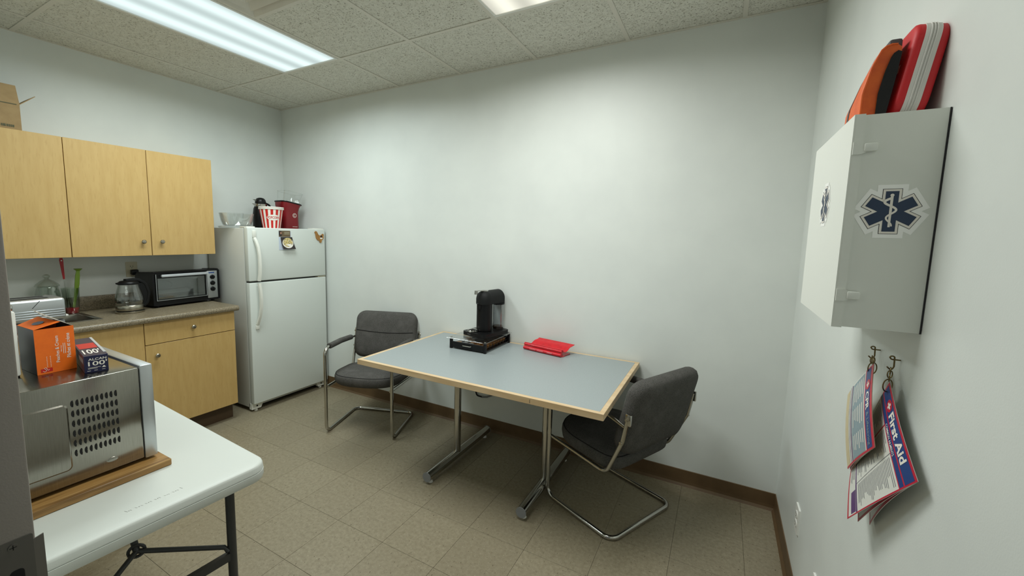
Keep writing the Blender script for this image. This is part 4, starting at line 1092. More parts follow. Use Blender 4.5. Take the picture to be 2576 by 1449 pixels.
# ------------------------------------------------------------------ chairs
def pad(outline, rings, deform):
    """closed cushion: rings are (scale, z) from the bottom centre to the top centre"""
    n = len(outline); vs = []; fs = []
    for s, z in rings:
        for a, b_ in outline: vs.append(deform(a * s, b_ * s, z, s))
    for i in range(len(rings) - 1):
        for k in range(n): fs.append((i * n + k, i * n + (k + 1) % n, (i + 1) * n + (k + 1) % n, (i + 1) * n + k))
    fs += [tuple(range(n))[::-1], tuple(range((len(rings) - 1) * n, len(rings) * n))]
    return MB().mesh(vs, fs)
HW, HD = 0.265, 0.235
def make_chair(label, loc, rz):
    t = thing('cantilever_chair', label, 'chair', loc, rz, 'grey cantilever chairs at the table')
    r = 0.0125
    # legs: floor loop + uprights + arm rails, one bent tube
    pts = [(-HW, -HD + 0.06, 0.655), (-HW, HD - 0.0, 0.668), (-HW, HD, r), (-HW, -HD, r), (HW, -HD, r), (HW, HD, r), (HW, HD, 0.668), (HW, -HD + 0.06, 0.655)]
    path = fillet(pts, 0.055, 7)
    obj('cantilever_frame', MB().tube(path, r, 14), 'chrome', t, label='bent chrome tube frame')
    # seat rails that sweep up behind the back
    for s in (-1, 1):
        xf, xm, xb = s * 0.252, s * 0.268, s * 0.286
        rl = obj('seat_rail', MB().tube(fillet([(xf, HD - 0.004, 0.372), (xm, -HD + 0.055, 0.352), (xb, -HD - 0.045, 0.565), (xb, -HD - 0.072, 0.700)], 0.06, 8), 0.011, 12), 'chrome', t)
        for z, y in ((0.684, -HD - 0.069), (0.560, -HD - 0.044)):
            obj('bolt', MB().cyl((xb + s * 0.009, y, z), (xb + s * 0.015, y, z), 0.008, n=10), 'nickel', rl)
        obj('rail_plate', MB().box(xb - 0.006, xb + 0.006, -HD - 0.088, -HD - 0.056, 0.655, 0.712, 0.004, 2), 'chrome', rl)
        obj('arm_link', MB().tube([(s * HW, -HD + 0.062, 0.655), (xb, -HD - 0.060, 0.640)], 0.009, 10), 'chrome', t)
        obj('armrest', MB().sweep(fillet([(s * HW, HD - 0.065, 0.668), (s * HW, 0.0, 0.670), (s * HW, -HD + 0.075, 0.660)], 0.05), rrect(0.046, 0.040, 0.018, 4), up=(0, 0, 1), scales=None), 'fabric', t)
    # seat cushion, rounded front
    ol = []
    for k in range(48):
        a = 2 * PI * k / 48
        c, s = math.cos(a), math.sin(a)
        px = 2.7 if s > 0 else 6.0
        ol.append((math.copysign(abs(c) ** (2 / px), c) * 0.270, math.copysign(abs(s) ** (2 / (2.3 if s > 0 else 6.0)), s) * 0.240))
    rings = [(0.02, 0.0), (0.80, 0.0), (0.92, 0.006), (0.985, 0.022), (1.0, 0.045), (0.995, 0.066), (0.972, 0.080), (0.955, 0.082), (0.94, 0.086), (0.80, 0.098), (0.5, 0.106), (0.02, 0.108)]
    def sd(a, b_, z, s): return (a, b_ + 0.015, 0.362 + z + 0.045 * b_ + 0.02 * (b_ / 0.24) ** 3 * 0.3)
    obj('seat', pad(ol, rings, sd), 'fabric', t, ang=80)
    wl = [sd(a * 0.962, b_ * 0.962, 0.0815, 1) for a, b_ in ol]
    obj('seat_piping', MB().tube(wl, 0.0028, 6, closed=True), 'crease', t)
    # back cushion
    bo = rrect(0.548, 0.400, 0.078, 8)
    br = [(0.02, 0.0), (0.75, 0.0), (0.93, 0.005), (0.985, 0.020), (1.0, 0.040), (0.99, 0.058), (0.955, 0.074), (0.85, 0.088), (0.5, 0.098), (0.02, 0.100)]
    tilt = math.radians(13)
    def bd(a, b_, z, s):
        y = z - 0.055 + 0.35 * a * a
        return (a, -HD - 0.005 + y * math.cos(tilt) - (b_ + 0.2) * math.sin(tilt), 0.472 + (b_ + 0.2) * math.cos(tilt) + y * math.sin(tilt))
    bk_ = obj('backrest', pad(bo, br, bd), 'fabric', t, ang=80)
    def bthick(a, b_):
        q = max(abs(a) / 0.274, abs(b_) / 0.2)
        for (s0, z0), (s1, z1) in zip(br[::-1][:-1], br[::-1][1:]):
            if s0 <= q <= s1: return z0 + (z1 - z0) * (q - s0) / (s1 - s0)
        return 0.100
    cr = []
    for k in range(33):
        a = -0.252 + 0.504 * k / 32; b_ = 0.030 - 0.014 * math.sin(PI * k / 32)
        cr.append(bd(a, b_, bthick(a, b_) + 0.0006, 1))
    obj('back_crease', MB().tube(cr, 0.0036, 6), 'crease', bk_)
    return t
make_chair('grey fabric armchair with chrome frame between the fridge and the table', (1.600, -0.385, 0), -2.800)
make_chair('grey fabric chair with its back to the camera pushed under the table end', (3.498, -0.405, 0), 1.125)

# ------------------------------------------------------------------ capsule drawer stand
TR0, TR1, TRY0, TRY1 = 2.358, 2.648, -0.402, -0.030
t = thing('capsule_stand', 'black capsule drawer stand with glass top on the table', 'drawer stand', (0, 0, TT + 0.0006))
for x in (TR0 + 0.009, TR1 - 0.009):
    for y in (TRY0 + 0.009, TRY1 - 0.009):
        po = obj('post', MB().box(x - 0.009, x + 0.009, y - 0.009, y + 0.009, 0.0, 0.069, 0.0015, 1), 'black', t)
        obj('glass_clip', MB().cyl((x, y, 0.0755), (x, y, 0.080), 0.007, n=12), 'chrome', po)
obj('glass_top', MB().box(TR0 - 0.022, TR1 + 0.006, TRY0 - 0.010, TRY1 + 0.012, 0.0695, 0.0750, 0.001, 1), 'glass', t, False)
obj('rails', MB().box(TR0 + 0.004, TR0 + 0.010, TRY0 + 0.018, TRY1 - 0.018, 0.008, 0.014).box(TR1 - 0.010, TR1 - 0.004, TRY0 + 0.018, TRY1 - 0.018, 0.008, 0.014).box(TR0 + 0.018, TR1 - 0.018, TRY1 - 0.012, TRY1 - 0.006, 0.008, 0.05), 'black', t, False)
dw = obj('drawer', MB().box(TR0 + 0.019, TR1 - 0.019, TRY0 + 0.002, TRY0 + 0.008, 0.008, 0.052, 0.001, 1).box(TR0 + 0.019, TR1 - 0.019, TRY0 + 0.008, TRY1 - 0.014, 0.008, 0.011), 'black', t, False)
obj('handle', MB().tube(fillet([(2.468, TRY0 + 0.003, 0.036), (2.470, TRY0 - 0.010, 0.034), (2.536, TRY0 - 0.010, 0.034), (2.538, TRY0 + 0.003, 0.036)], 0.008), 0.0032, 8), 'chrome', dw)
wr = MB()
for z in (0.030, 0.050):
    wr.tube([(TR1 - 0.012, TRY0 + 0.012, z), (TR1 - 0.012, TRY1 - 0.016, z)], 0.0014, 6)
for k in range(8):
    y = TRY0 + 0.035 + 0.040 * k
    wr.tube([(TR1 - 0.012, y, 0.011), (TR1 - 0.012, y, 0.052)], 0.0014, 6)
obj('wire_guard', wr, 'black', dw)
stand = t
def capsule(x, y, z, mat, lab):
    o = MB(); o.lathe([(0, 0), (0.012, 0.0), (0.017, 0.010), (0.022, 0.026), (0.025, 0.027), (0.025, 0.029), (0.0, 0.030)], n=18)
    return tag(obj('coffee_capsule', o, mat), lab, 'capsule', 'coffee capsules in the drawer stand')
cap_src = {}
for i in range(5):
    for k in range(7):
        x = TR0 + 0.047 + 0.050 * i; y = TRY0 + 0.040 + 0.0475 * k
        if x > TR1 - 0.040 and False: continue
        mt = 'capsule' if i >= 3 or (k + i) % 3 == 0 else 'capsule2'
        lab = 'bronze coffee capsule in the drawer under the coffee machine' if mt == 'capsule' else 'silver coffee capsule in the drawer under the coffee machine'
        if mt not in cap_src:
            o = capsule(0, 0, 0, mt, lab); cap_src[mt] = o
        else:
            o = cap_src[mt].copy(); COL.objects.link(o)
        o.location = (x, y, TT + 0.0006 + 0.0115 + 0.0)
        o['label'] = lab

# ------------------------------------------------------------------ coffee machine
t = thing('coffee_machine', 'black capsule coffee machine with domed head and clear tank', 'coffee machine', (2.507, -0.178, TT + 0.0006 + 0.0755), rz=math.radians(-13))
bs = MB()
pr = rrect(0.215, 0.285, 0.03, 6, 0.0, 0.02)
for z0, z1 in ((0.0, 0.026),):
    bs.plate(pr, (0, 0, 0), (1, 0, 0), (0, 1, 0), z0, z1)
bo = obj('base', bs, 'black', t)
q = MB(); put_text(q, 'Breville', lambda a, b_: Vector((a, -0.1228, b_)), -0.045, 0.010, 0.026, 0.006); obj('lettering', q, 'textgrey', bo, False)
obj('column', MB().lathe([(0, 0.026), (0.052, 0.026), (0.057, 0.03), (0.057, 0.232), (0, 0.232)], n=40), 'black', t)
hd = MB()
hd.lathe([(0, 0.222), (0.0615, 0.222), (0.0625, 0.226), (0.0625, 0.262), (0.058, 0.285), (0.046, 0.303), (0.028, 0.314), (0.0, 0.318)], n=40)
head = obj('domed_head', hd, 'blackm', t)
ar = MB(); sec = []
for k in range(25):
    a = PI * k / 24
    sec.append((0.0625 * math.cos(a), 0.258 + 0.060 * math.sin(a)))
sec = [(0.0625, 0.224)] + sec + [(-0.0625, 0.224)]
k = len(sec)
ar.mesh([(x, 0.0, z) for x, z in sec] + [(x, 0.150, z) for x, z in sec], [(i, (i + 1) % k, k + (i + 1) % k, k + i) for i in range(k)] + [tuple(range(k)), tuple(range(k, 2 * k))])
obj('arched_neck', ar, 'blackm', t)
q = MB(); put_text(q, 'NESPRESSO', lambda a, b_: Vector((0.0632 * math.sin(a / 0.0632), -0.0632 * math.cos(a / 0.0632), b_)), -0.046, 0.226, 0.040, 0.0055); obj('lettering', q, 'textgrey', head, False)
lvm = MB().lathe([(0, 0.317), (0.026, 0.315), (0.026, 0.321), (0, 0.323)], n=28)
lvm.sweep([(0.0, -0.02, 0.320), (-0.006, -0.055, 0.322), (-0.010, -0.080, 0.320)], [(-0.011, -0.002), (0.011, -0.002), (0.011, 0.002), (-0.011, 0.002)], up=(0, 0, 1))
lvm.cyl((-0.010, -0.080, 0.323), (-0.010, -0.082, 0.296), 0.012, n=18)
obj('lever', lvm, 'chrome', t, label='chrome head lever')
obj('spout', MB().lathe([(0, 0.0), (0.016, 0.0), (0.018, 0.03), (0, 0.03)], (0.0, -0.056, 0.190), n=18), 'black', t)
cu = obj('cup_support', MB().lathe([(0, 0.026), (0.038, 0.026), (0.040, 0.029), (0.040, 0.036), (0.037, 0.039), (0.030, 0.036), (0, 0.036)], (-0.030, -0.085, 0), n=30), 'chrome', t)
for k in range(5):
    obj('grid_bar', MB().box(-0.030 - 0.028, -0.030 + 0.028, -0.105 + 0.010 * k - 0.0012, -0.105 + 0.010 * k + 0.0012, 0.036, 0.0385), 'black', cu, False)
tk = (0.030, 0.118)
obj('water_tank', MB().shell([(0.041, 0.030), (0.0425, 0.034), (0.0425, 0.212)], 0.002, (tk[0], tk[1], 0), n=36), 'smoke', t)
obj('tank_lid', MB().lathe([(0, 0.212), (0.045, 0.212), (0.046, 0.216), (0.046, 0.222), (0, 0.2235)], (tk[0], tk[1], 0), n=36), 'black', t)
obj('tank_water', MB().lathe([(0, 0.0335), (0.040, 0.0335), (0.040, 0.050), (0, 0.050)], (tk[0], tk[1], 0), n=30), 'brownwater', t)
obj('rear_spine', MB().box(-0.050, -0.012, 0.045, 0.085, 0.026, 0.224, 0.006, 2), 'black', t)

# power cord hanging below the table against the wall
t = thing('appliance_cord', 'black and grey power cord looped below the table at the wall', 'cord', (0, 0, 0))
obj('black_cord', MB().tube(fillet([(2.345, -0.008, 0.52), (2.347, -0.010, 0.30), (2.358, -0.012, 0.268), (2.41, -0.012, 0.266)], 0.03, 8), 0.0055, 8), 'black', t)
obj('grey_plug', MB().tube([(2.408, -0.012, 0.266), (2.45, -0.012, 0.275), (2.52, -0.012, 0.315)], 0.0065, 8), 'textgrey', t)

# ------------------------------------------------------------------ red folded vinyl on the table
t = thing('red_folder', 'rolled red vinyl folder lying on the table by the wall', 'folder', (2.815, -0.100, TT + 0.001), rz=math.radians(-11))
# local: x along the rolls, y towards the wall
L = 0.300
def roll(y, z, r, name):
    return obj(name, MB().sweep([(0, y, z), (L, y, z)], [(r * 1.25 * math.cos(a), r * math.sin(a)) for a in [2 * PI * k / 18 for k in range(18)]], up=(0, 0, 1)), 'red', t)
r1 = roll(-0.030, 0.0125, 0.0125, 'rolled_edge'); r2 = roll(-0.022, 0.036, 0.0110, 'rolled_edge')
vs = []; fs = []; n_ = 12
for i in range(n_ + 1):
    u = i / n_
    y = -0.030 + 0.118 * u; z = 0.046 - 0.020 * math.sin(PI * min(u * 1.6, 1.0)) + 0.020 * u * u
    for x in (0.045 * min(1, u * 1.2) , L + 0.030 * u): vs += [(x, y, z), (x, y, z + 0.0022)]
for i in range(n_):
    k = 4 * i
    fs += [(k, k + 2, k + 6, k + 4), (k + 1, k + 5, k + 7, k + 3), (k, k + 4, k + 5, k + 1), (k + 2, k + 3, k + 7, k + 6)]
fs += [(0, 1, 3, 2), (4 * n_, 4 * n_ + 2, 4 * n_ + 3, 4 * n_ + 1)]
flp = obj('loose_flap', MB().mesh(vs, fs), 'red', t)
obj('lower_flap', MB().box(0.02, L + 0.005, -0.020, 0.080, 0.0, 0.004, 0.0015, 1), 'red', t)
q = MB()
for (x0, x1, dz) in ((0.055, 0.105, 0), (0.115, 0.165, -0.001), (0.195, 0.235, 0.001)):
    for k in range(5):
        a = x0 + (x1 - x0) * k / 5
        q.sheet([(a, -0.0462, 0.0100 + dz), (a + 0.006, -0.0462, 0.0100 + dz), (a + 0.007, -0.0455, 0.0175 + dz), (a + 0.001, -0.0455, 0.0175 + dz)], [(0, 1, 2, 3)])
X['fadedprint'] = pm('faded_white_print', rgb(222, 120, 124), 0.5)
obj('faded_print', q, 'fadedprint', r1, False)
q = MB()
for (x0, x1) in ((0.06, 0.09), (0.19, 0.23)):
    for k in range(3):
        a = x0 + (x1 - x0) * k / 3
        q.sheet([(a, -0.0358, 0.0375), (a + 0.005, -0.0358, 0.0375), (a + 0.006, -0.0350, 0.0420), (a + 0.001, -0.0350, 0.0420)], [(0, 1, 2, 3)])
obj('faded_print', q, 'fadedprint', r2, False)

# ------------------------------------------------------------------ first aid box on the right wall
BX0, BX1, BY0, BY1, BZ0, BZ1 = 4.202, W - 0.001, -1.594, -1.182, 1.352, 1.802
t = thing('first_aid_cabinet', 'grey-white first aid cabinet with blue star stickers on the wall', 'cabinet', (0, 0, 0))
c = MB(); s = 0.003; bx0 = BX0 + 0.016
c.box(bx0, BX1, BY0, BY0 + s, BZ0, BZ1); c.box(bx0, BX1, BY1 - s, BY1, BZ0, BZ1)
c.box(bx0, BX1, BY0 + s, BY1 - s, BZ0, BZ0 + s); c.box(bx0, BX1, BY0 + s, BY1 - s, BZ1 - s, BZ1); c.box(BX1 - s, BX1, BY0 + s, BY1 - s, BZ0 + s, BZ1 - s)
cb = obj('box_body', c, 'fabox', t, False)
obj('wall_seal', MB().box(BX1 - 0.0022, BX1, BY0 - 0.0008, BY1 + 0.0008, BZ0 - 0.0008, BZ1 + 0.0003), 'ink', t, False)
dd = MB().box(BX0, BX0 + 0.003, BY0 - 0.002, BY1 + 0.002, BZ0 - 0.002, BZ1 + 0.002)
dd.box(BX0 + 0.003, BX0 + 0.018, BY0 - 0.0025, BY0 - 0.0003, BZ0 - 0.002, BZ1 + 0.002); dd.box(BX0 + 0.003, BX0 + 0.018, BY1 + 0.0003, BY1 + 0.0025, BZ0 - 0.002, BZ1 + 0.002)
dd.box(BX0 + 0.003, BX0 + 0.018, BY0, BY1, BZ1 + 0.0003, BZ1 + 0.0022); dd.box(BX0 + 0.003, BX0 + 0.018, BY0, BY1, BZ0 - 0.0022, BZ0 - 0.0003)
dr = obj('door', dd, 'fabox', t, False)
for z in (1.734, 1.422):
    lt = MB()
    lt.plate([(-0.006, -0.013), (0.008, -0.013), (0.016, -0.009), (0.016, 0.009), (0.008, 0.013), (-0.006, 0.013)], (BX0 + 0.008, BY0 - 0.0025, z), (1, 0, 0), (0, 0, 1), 0, 0.004)
    lt.box(BX0 + 0.020, BX0 + 0.042, BY0 - 0.010, BY0 - 0.001, z - 0.008, z + 0.009, 0.0025, 2)
    obj('latch', lt, 'fabox', t, label='plastic snap latch')
    obj('latch_painted_shadow', MB().box(BX0 + 0.016, BX0 + 0.020, BY0 - 0.0032, BY0 - 0.0005, z - 0.009, z + 0.009), 'baggrey', t, False)  # solid grey strip, painted shadow between latch plate and lever
def offs(poly, d):
    """offset a closed polygon outwards by d (mitred)"""
    n = len(poly); out = []
    for i in range(n):
        p0, p1, p2 = Vector(poly[i - 1]), Vector(poly[i]), Vector(poly[(i + 1) % n])
        e1 = (p1 - p0).normalized(); e2 = (p2 - p1).normalized()
        n1 = Vector((e1.y, -e1.x)); n2 = Vector((e2.y, -e2.x))
        b_ = (n1 + n2).normalized()
        out.append(tuple(p1 + b_ * (d / max(0.35, b_.dot(n1)))))
    return out
def star_poly(R, hw):
    """six-barred star outline, counter-clockwise"""
    pts = []
    for k in range(6):
        a = PI / 2 + k * PI / 3
        d = Vector((math.cos(a), math.sin(a))); nrm = Vector((-d.y, d.x))
        pts += [tuple(d * R - nrm * hw), tuple(d * R + nrm * hw)]
        a2 = a + PI / 6
        pts.append((math.cos(a2) * 2 * hw, math.sin(a2) * 2 * hw))
    return pts
def star(parent, f0, R, shade):
    """f0(off) gives the face map; the film, outline, white border, blue star, snake staff"""
    st = star_poly(R, R * 0.25)
    g = R * 0.09
    q = MB(); put_poly(q, offs(st, g * 3.6), f0(0.0004)); o = obj('star_sticker', q, 'sticker', parent, False, label='blue six-pointed medical star sticker')
    q = MB(); put_poly(q, offs(st, g * 1.35), f0(0.0007)); obj('black_outline', q, 'ink', o, False)
    q = MB(); put_poly(q, offs(st, g * 1.1), f0(0.0010)); obj('white_border', q, 'offwhite', o, False)
    q = MB(); put_poly(q, st, f0(0.0013)); obj('blue_star', q, 'starblue', o, False)
    f = f0(0.0016)
    q = MB()
    w = R * 0.045
    put_poly(q, [(-w, -R * 0.78), (w, -R * 0.78), (w * 1.2, R * 0.78), (-w * 1.2, R * 0.78)], f)
    put_poly(q, circ(w * 1.7, 14, 0, R * 0.80), f0(0.0018))
    obj('staff', q, 'offwhite', o, False)
    f = f0(0.0019)
    q = MB(); N = 44; pts = []
    for i in range(N + 1):
        u = i / N
        amp = R * (0.24 * (1 - u) + 0.10)
        pts.append((amp * math.sin(2 * PI * 1.75 * u + PI * 0.0) * -1 * 0.85, R * (0.66 - 1.40 * u)))
    vs = []
    for i in range(N + 1):
        a = Vector(pts[max(i - 1, 0)]); b_ = Vector(pts[min(i + 1, N)])
        d = (b_ - a).normalized(); nrm = Vector((-d.y, d.x)) * R * 0.052 * (1.1 - 0.5 * i / N)
        p = Vector(pts[i]); vs += [f(*(p + nrm)), f(*(p - nrm))]
    q.sheet(vs, [(2 * i, 2 * i + 1, 2 * i + 3, 2 * i + 2) for i in range(N)])
    obj('snake', q, 'offwhite', o, False)
star(cb, lambda off: (lambda a, b_: Vector((4.277 + a, BY0 - off, 1.602 + b_))), 0.0415, 1)
star(dr, lambda off: (lambda a, b_: Vector((BX0 - off, -1.388 - a, 1.632 + b_))), 0.0415, 1)

# red first aid bag leaning on top of the cabinet
t = thing('first_aid_bag', 'red zip bag with white zipper leaning on the first aid cabinet', 'bag', (4.300, -1.420, BZ1 + 0.004), rot=(0, math.radians(8.5), 0))
def halfbag(x0, x1, name, puff):
    ol = rrect(0.235, 0.192, 0.038, 7)
    rings = [(1.0, 0.0), (1.0, 0.5), (0.985, 0.78), (0.94, 0.94), (0.84, 1.0), (0.02, 1.03)]
    n = len(ol); vs = []; fs = []
    for s_, k_ in rings:
        for a, b_ in ol: vs.append((x0 + (x1 - x0) * k_, a * s_, 0.096 + b_ * s_))
    for i in range(len(rings) - 1):
        for k in range(n): fs.append((i * n + k, i * n + (k + 1) % n, (i + 1) * n + (k + 1) % n, (i + 1) * n + k))
    fs += [tuple(range(n))[::-1], tuple(range((len(rings) - 1) * n, len(rings) * n))]
    return obj(name, MB().mesh(vs, fs), 'bagred', t, ang=60)
fh = halfbag(-0.012, -0.029, 'front_shell', 1); halfbag(0.012, 0.028, 'back_shell', 1)
ol = rrect(0.238, 0.195, 0.039, 7)
zt = MB(); n = len(ol)
vs = [(x, a, 0.096 + b_) for x in (-0.0125, 0.0125) for a, b_ in ol]
zt.mesh(vs, [(k, (k + 1) % n, n + (k + 1) % n, n + k) for k in range(n)] + [tuple(range(n)), tuple(range(n, 2 * n))])
zo = obj('zipper_tape', zt, 'zip', t, ang=60, label='white zipper band')
for x in (-0.0045, 0.0, 0.0045):
    obj('zipper_ridge', MB().tube([(x, a * 1.006, 0.096 + b_ * 1.006) for a, b_ in ol], 0.0011, 6, closed=True), 'zip', zo)
q = MB()
f_ = lambda a, b_: Vector((-0.02975, a, 0.105 + b_))
put_poly(q, [(-0.028, -0.009), (-0.009, -0.009), (-0.009, -0.028), (0.009, -0.028), (0.009, -0.009), (0.028, -0.009), (0.028, 0.009), (0.009, 0.009), (0.009, 0.028), (-0.009, 0.028), (-0.009, 0.009), (-0.028, 0.009)], lambda a, b_: f_(a - 0.055, b_))
obj('white_cross', q, 'offwhite', fh, False)

# orange and black soft case behind the red bag
t = thing('orange_case', 'orange and black soft case standing on the first aid cabinet', 'bag', (0, 0, BZ1 + 0.001))
# outline in the x-z plane, swept along y from the near end (-1.50) to the far end (-1.22)
NEAR = [(4.223, 0.0), (4.2235, 0.060), (4.235, 0.114), (4.250, 0.152), (4.268, 0.157), (4.281, 0.150), (4.2745, 0.090), (4.262, 0.0)]
FAR = [(4.222, 0.0), (4.2235, 0.045), (4.246, 0.115), (4.272, 0.186), (4.284, 0.198), (4.288, 0.190), (4.276, 0.100), (4.262, 0.0)]
def lerp_prof(k, ins):
    out = []
    for (x0, z0), (x1, z1) in zip(NEAR, FAR):
        x = x0 + (x1 - x0) * k; z = z0 + (z1 - z0) * k
        out.append((4.254 + (x - 4.254) * (1 - ins), 0.0 if z == 0 else max(0.0, 0.075 + (z - 0.075) * (1 - ins * 0.6))))
    return out
def loft(secs, mat, name, parent, ang=50):
    n = len(secs[0][1]); vs = []; fs = []
    for y, pr in secs: vs += [(x, y, z) for x, z in pr]
    for i in range(len(secs) - 1):
        for k in range(n): fs.append((i * n + k, i * n + (k + 1) % n, (i + 1) * n + (k + 1) % n, (i + 1) * n + k))
    fs += [tuple(range(n)), tuple(range((len(secs) - 1) * n, len(secs) * n))]
    return obj(name, MB().mesh(vs, fs), mat, parent, ang=ang)
def dense(pr, n=5):
    P = [Vector((x, 0, z)) for x, z in pr]; out = [P[0]]
    q = fillet(P, 0.03, 5)
    ln = [0.0]
    for a, b_ in zip(q[:-1], q[1:]): ln.append(ln[-1] + (b_ - a).length)
    out = []; N_ = 36
    for i in range(N_ + 1):
        d = ln[-1] * i / N_; k = 0
        while k < len(q) - 2 and ln[k + 1] < d: k += 1
        f = (d - ln[k]) / max(1e-9, ln[k + 1] - ln[k])
        v = q[k].lerp(q[k + 1], min(1.0, max(0.0, f)))
        out.append((v.x, max(0.0, v.z)))
    return out
loft([(-1.530, dense(lerp_prof(0, 0.0))), (-1.45, dense(lerp_prof(0.5, -0.03))), (-1.385, dense(lerp_prof(0.95, 0.03))), (-1.372, dense(lerp_prof(1, 0.25)))], 'bagorange', 'orange_shell', t)
PAN = [(4.2475, 0.0), (4.2485, 0.055), (4.256, 0.100), (4.265, 0.134), (4.272, 0.141), (4.2800, 0.140), (4.2750, 0.090), (4.2635, 0.0)]
loft([(-1.5345, dense(PAN)), (-1.528, dense(PAN))], 'bagblack', 'black_end_panel', t)
obj('piping', MB().tube([(x, -1.530, z) for x, z in dense(lerp_prof(0, 0.0))[:20]], 0.0022, 8), 'bagorange', t)
pa, pb = dense(lerp_prof(0.5, -0.03)), dense(lerp_prof(0.95, 0.03))
def shell_pt(i, f): return (pa[i][0] + (pb[i][0] - pa[i][0]) * f - 0.0008, -1.45 + 0.065 * f, pa[i][1] + (pb[i][1] - pa[i][1]) * f)
nst = [i for i in range(min(len(pa), len(pb))) if pa[i][0] < 4.258]
for f0_, f1_ in ((0.35, 0.62),):
    sb = MB(); vs = []
    for i in nst: vs += [shell_pt(i, f0_), shell_pt(i, f1_)]
    sb.sheet(vs, [(2 * i, 2 * i + 2, 2 * i + 3, 2 * i + 1) for i in range(len(nst) - 1)])
    obj('grey_strap', sb, 'baggrey', t)
obj('carry_tab', MB().box(4.262, 4.284, -1.515, -1.46, 0.150, 0.172, 0.005, 2), 'baggrey', t)

# ------------------------------------------------------------------ hanging laminated booklets
def booklet(name, label, A, B_, C_, D_, build, sheets, bulge):
    """corners: A hole/top-left, B_ top-right, C_ bottom-right, D_ bottom-left of the page; page runs u along A->B_, v along A->D_"""
    A, B_, C_, D_ = [Vector(v) for v in (A, B_, C_, D_)]
    t = thing(name, label, 'booklet', A)
    def pmap(off, fan=0.0):
        def f(u, v):
            p = A * (1 - u) * (1 - v) + B_ * u * (1 - v) + C_ * u * v + D_ * (1 - u) * v
            bz = bulge * math.sin(PI * u) * 0.6 + bulge * math.sin(PI * v) * 0.5
            out = fan * (v ** 1.5)
            return Vector((p.x - bz - off + out, p.y, p.z)) - A
        return f
    def page(k, mat, fan, th=0.0009):
        f = pmap(0.0, fan); g = pmap(th, fan); n = 8
        vs = [f(i / n, j / n) for j in range(n + 1) for i in range(n + 1)] + [g(i / n, j / n) for j in range(n + 1) for i in range(n + 1)]
        m = (n + 1) ** 2; fs = []
        for j in range(n):
            for i in range(n):
                a = j * (n + 1) + i
                fs += [(a, a + 1, a + n + 2, a + n + 1), (m + a, m + a + n + 1, m + a + n + 2, m + a + 1)]
        for i in range(n):
            fs += [(i, m + i, m + i + 1, i + 1), (n * (n + 1) + i, n * (n + 1) + i + 1, m + n * (n + 1) + i + 1, m + n * (n + 1) + i)]
            a, b2 = i * (n + 1), (i + 1) * (n + 1)
            fs += [(a, b2, m + b2, m + a), (a + n, m + a + n, m + b2 + n, b2 + n)]
        return obj('page', MB().mesh(vs, fs), mat, t)
    for k, (mat, fan) in enumerate(sheets):
        pg = page(k, mat, fan)
        if k > 0:
            q = MB(); f = pmap(0.0012, fan)
            for quad in (((0, .97), (1, .97), (1, 1), (0, 1)), ((.97, 0), (1, 0), (1, 1), (.97, 1))):
                gpoly(q, quad, f)
            obj('red_edge', q, 'pamred', pg, False)
        else:
            build(pg, pmap)
    return t
def gpoly(q, quad, f, n=6):
    """bilinear quad subdivided so it follows the curved page"""
    a, b_, c_, d_ = [Vector(p) for p in quad]
    vs = []
    for j in range(n + 1):
        for i in range(n + 1):
            u, v = i / n, j / n
            p = a * (1 - u) * (1 - v) + b_ * u * (1 - v) + c_ * u * v + d_ * (1 - u) * v
            vs.append(f(p.x, p.y))
    q.sheet(vs, [(j * (n + 1) + i, j * (n + 1) + i + 1, (j + 1) * (n + 1) + i + 1, (j + 1) * (n + 1) + i) for j in range(n) for i in range(n)])
def rect(q, f, u0, u1, v0, v1): gpoly(q, ((u0, v0), (u1, v0), (u1, v1), (u0, v1)), f)
def lines(q, f, u0, u1, v0, v1, n, seed):
    rnd = random.Random(seed)
    for k in range(n):
        v = v0 + (v1 - v0) * k / n
        rect(q, f, u0, u0 + (u1 - u0) * rnd.uniform(0.55, 1.0), v, v + (v1 - v0) / n * 0.34)
def cross(q, f, cu, cv, s, asp):
    for (a, b_) in ((s, s * 0.34), (s * 0.34, s)):
        rect(q, f, cu - a, cu + a, cv - b_ * asp, cv + b_ * asp)

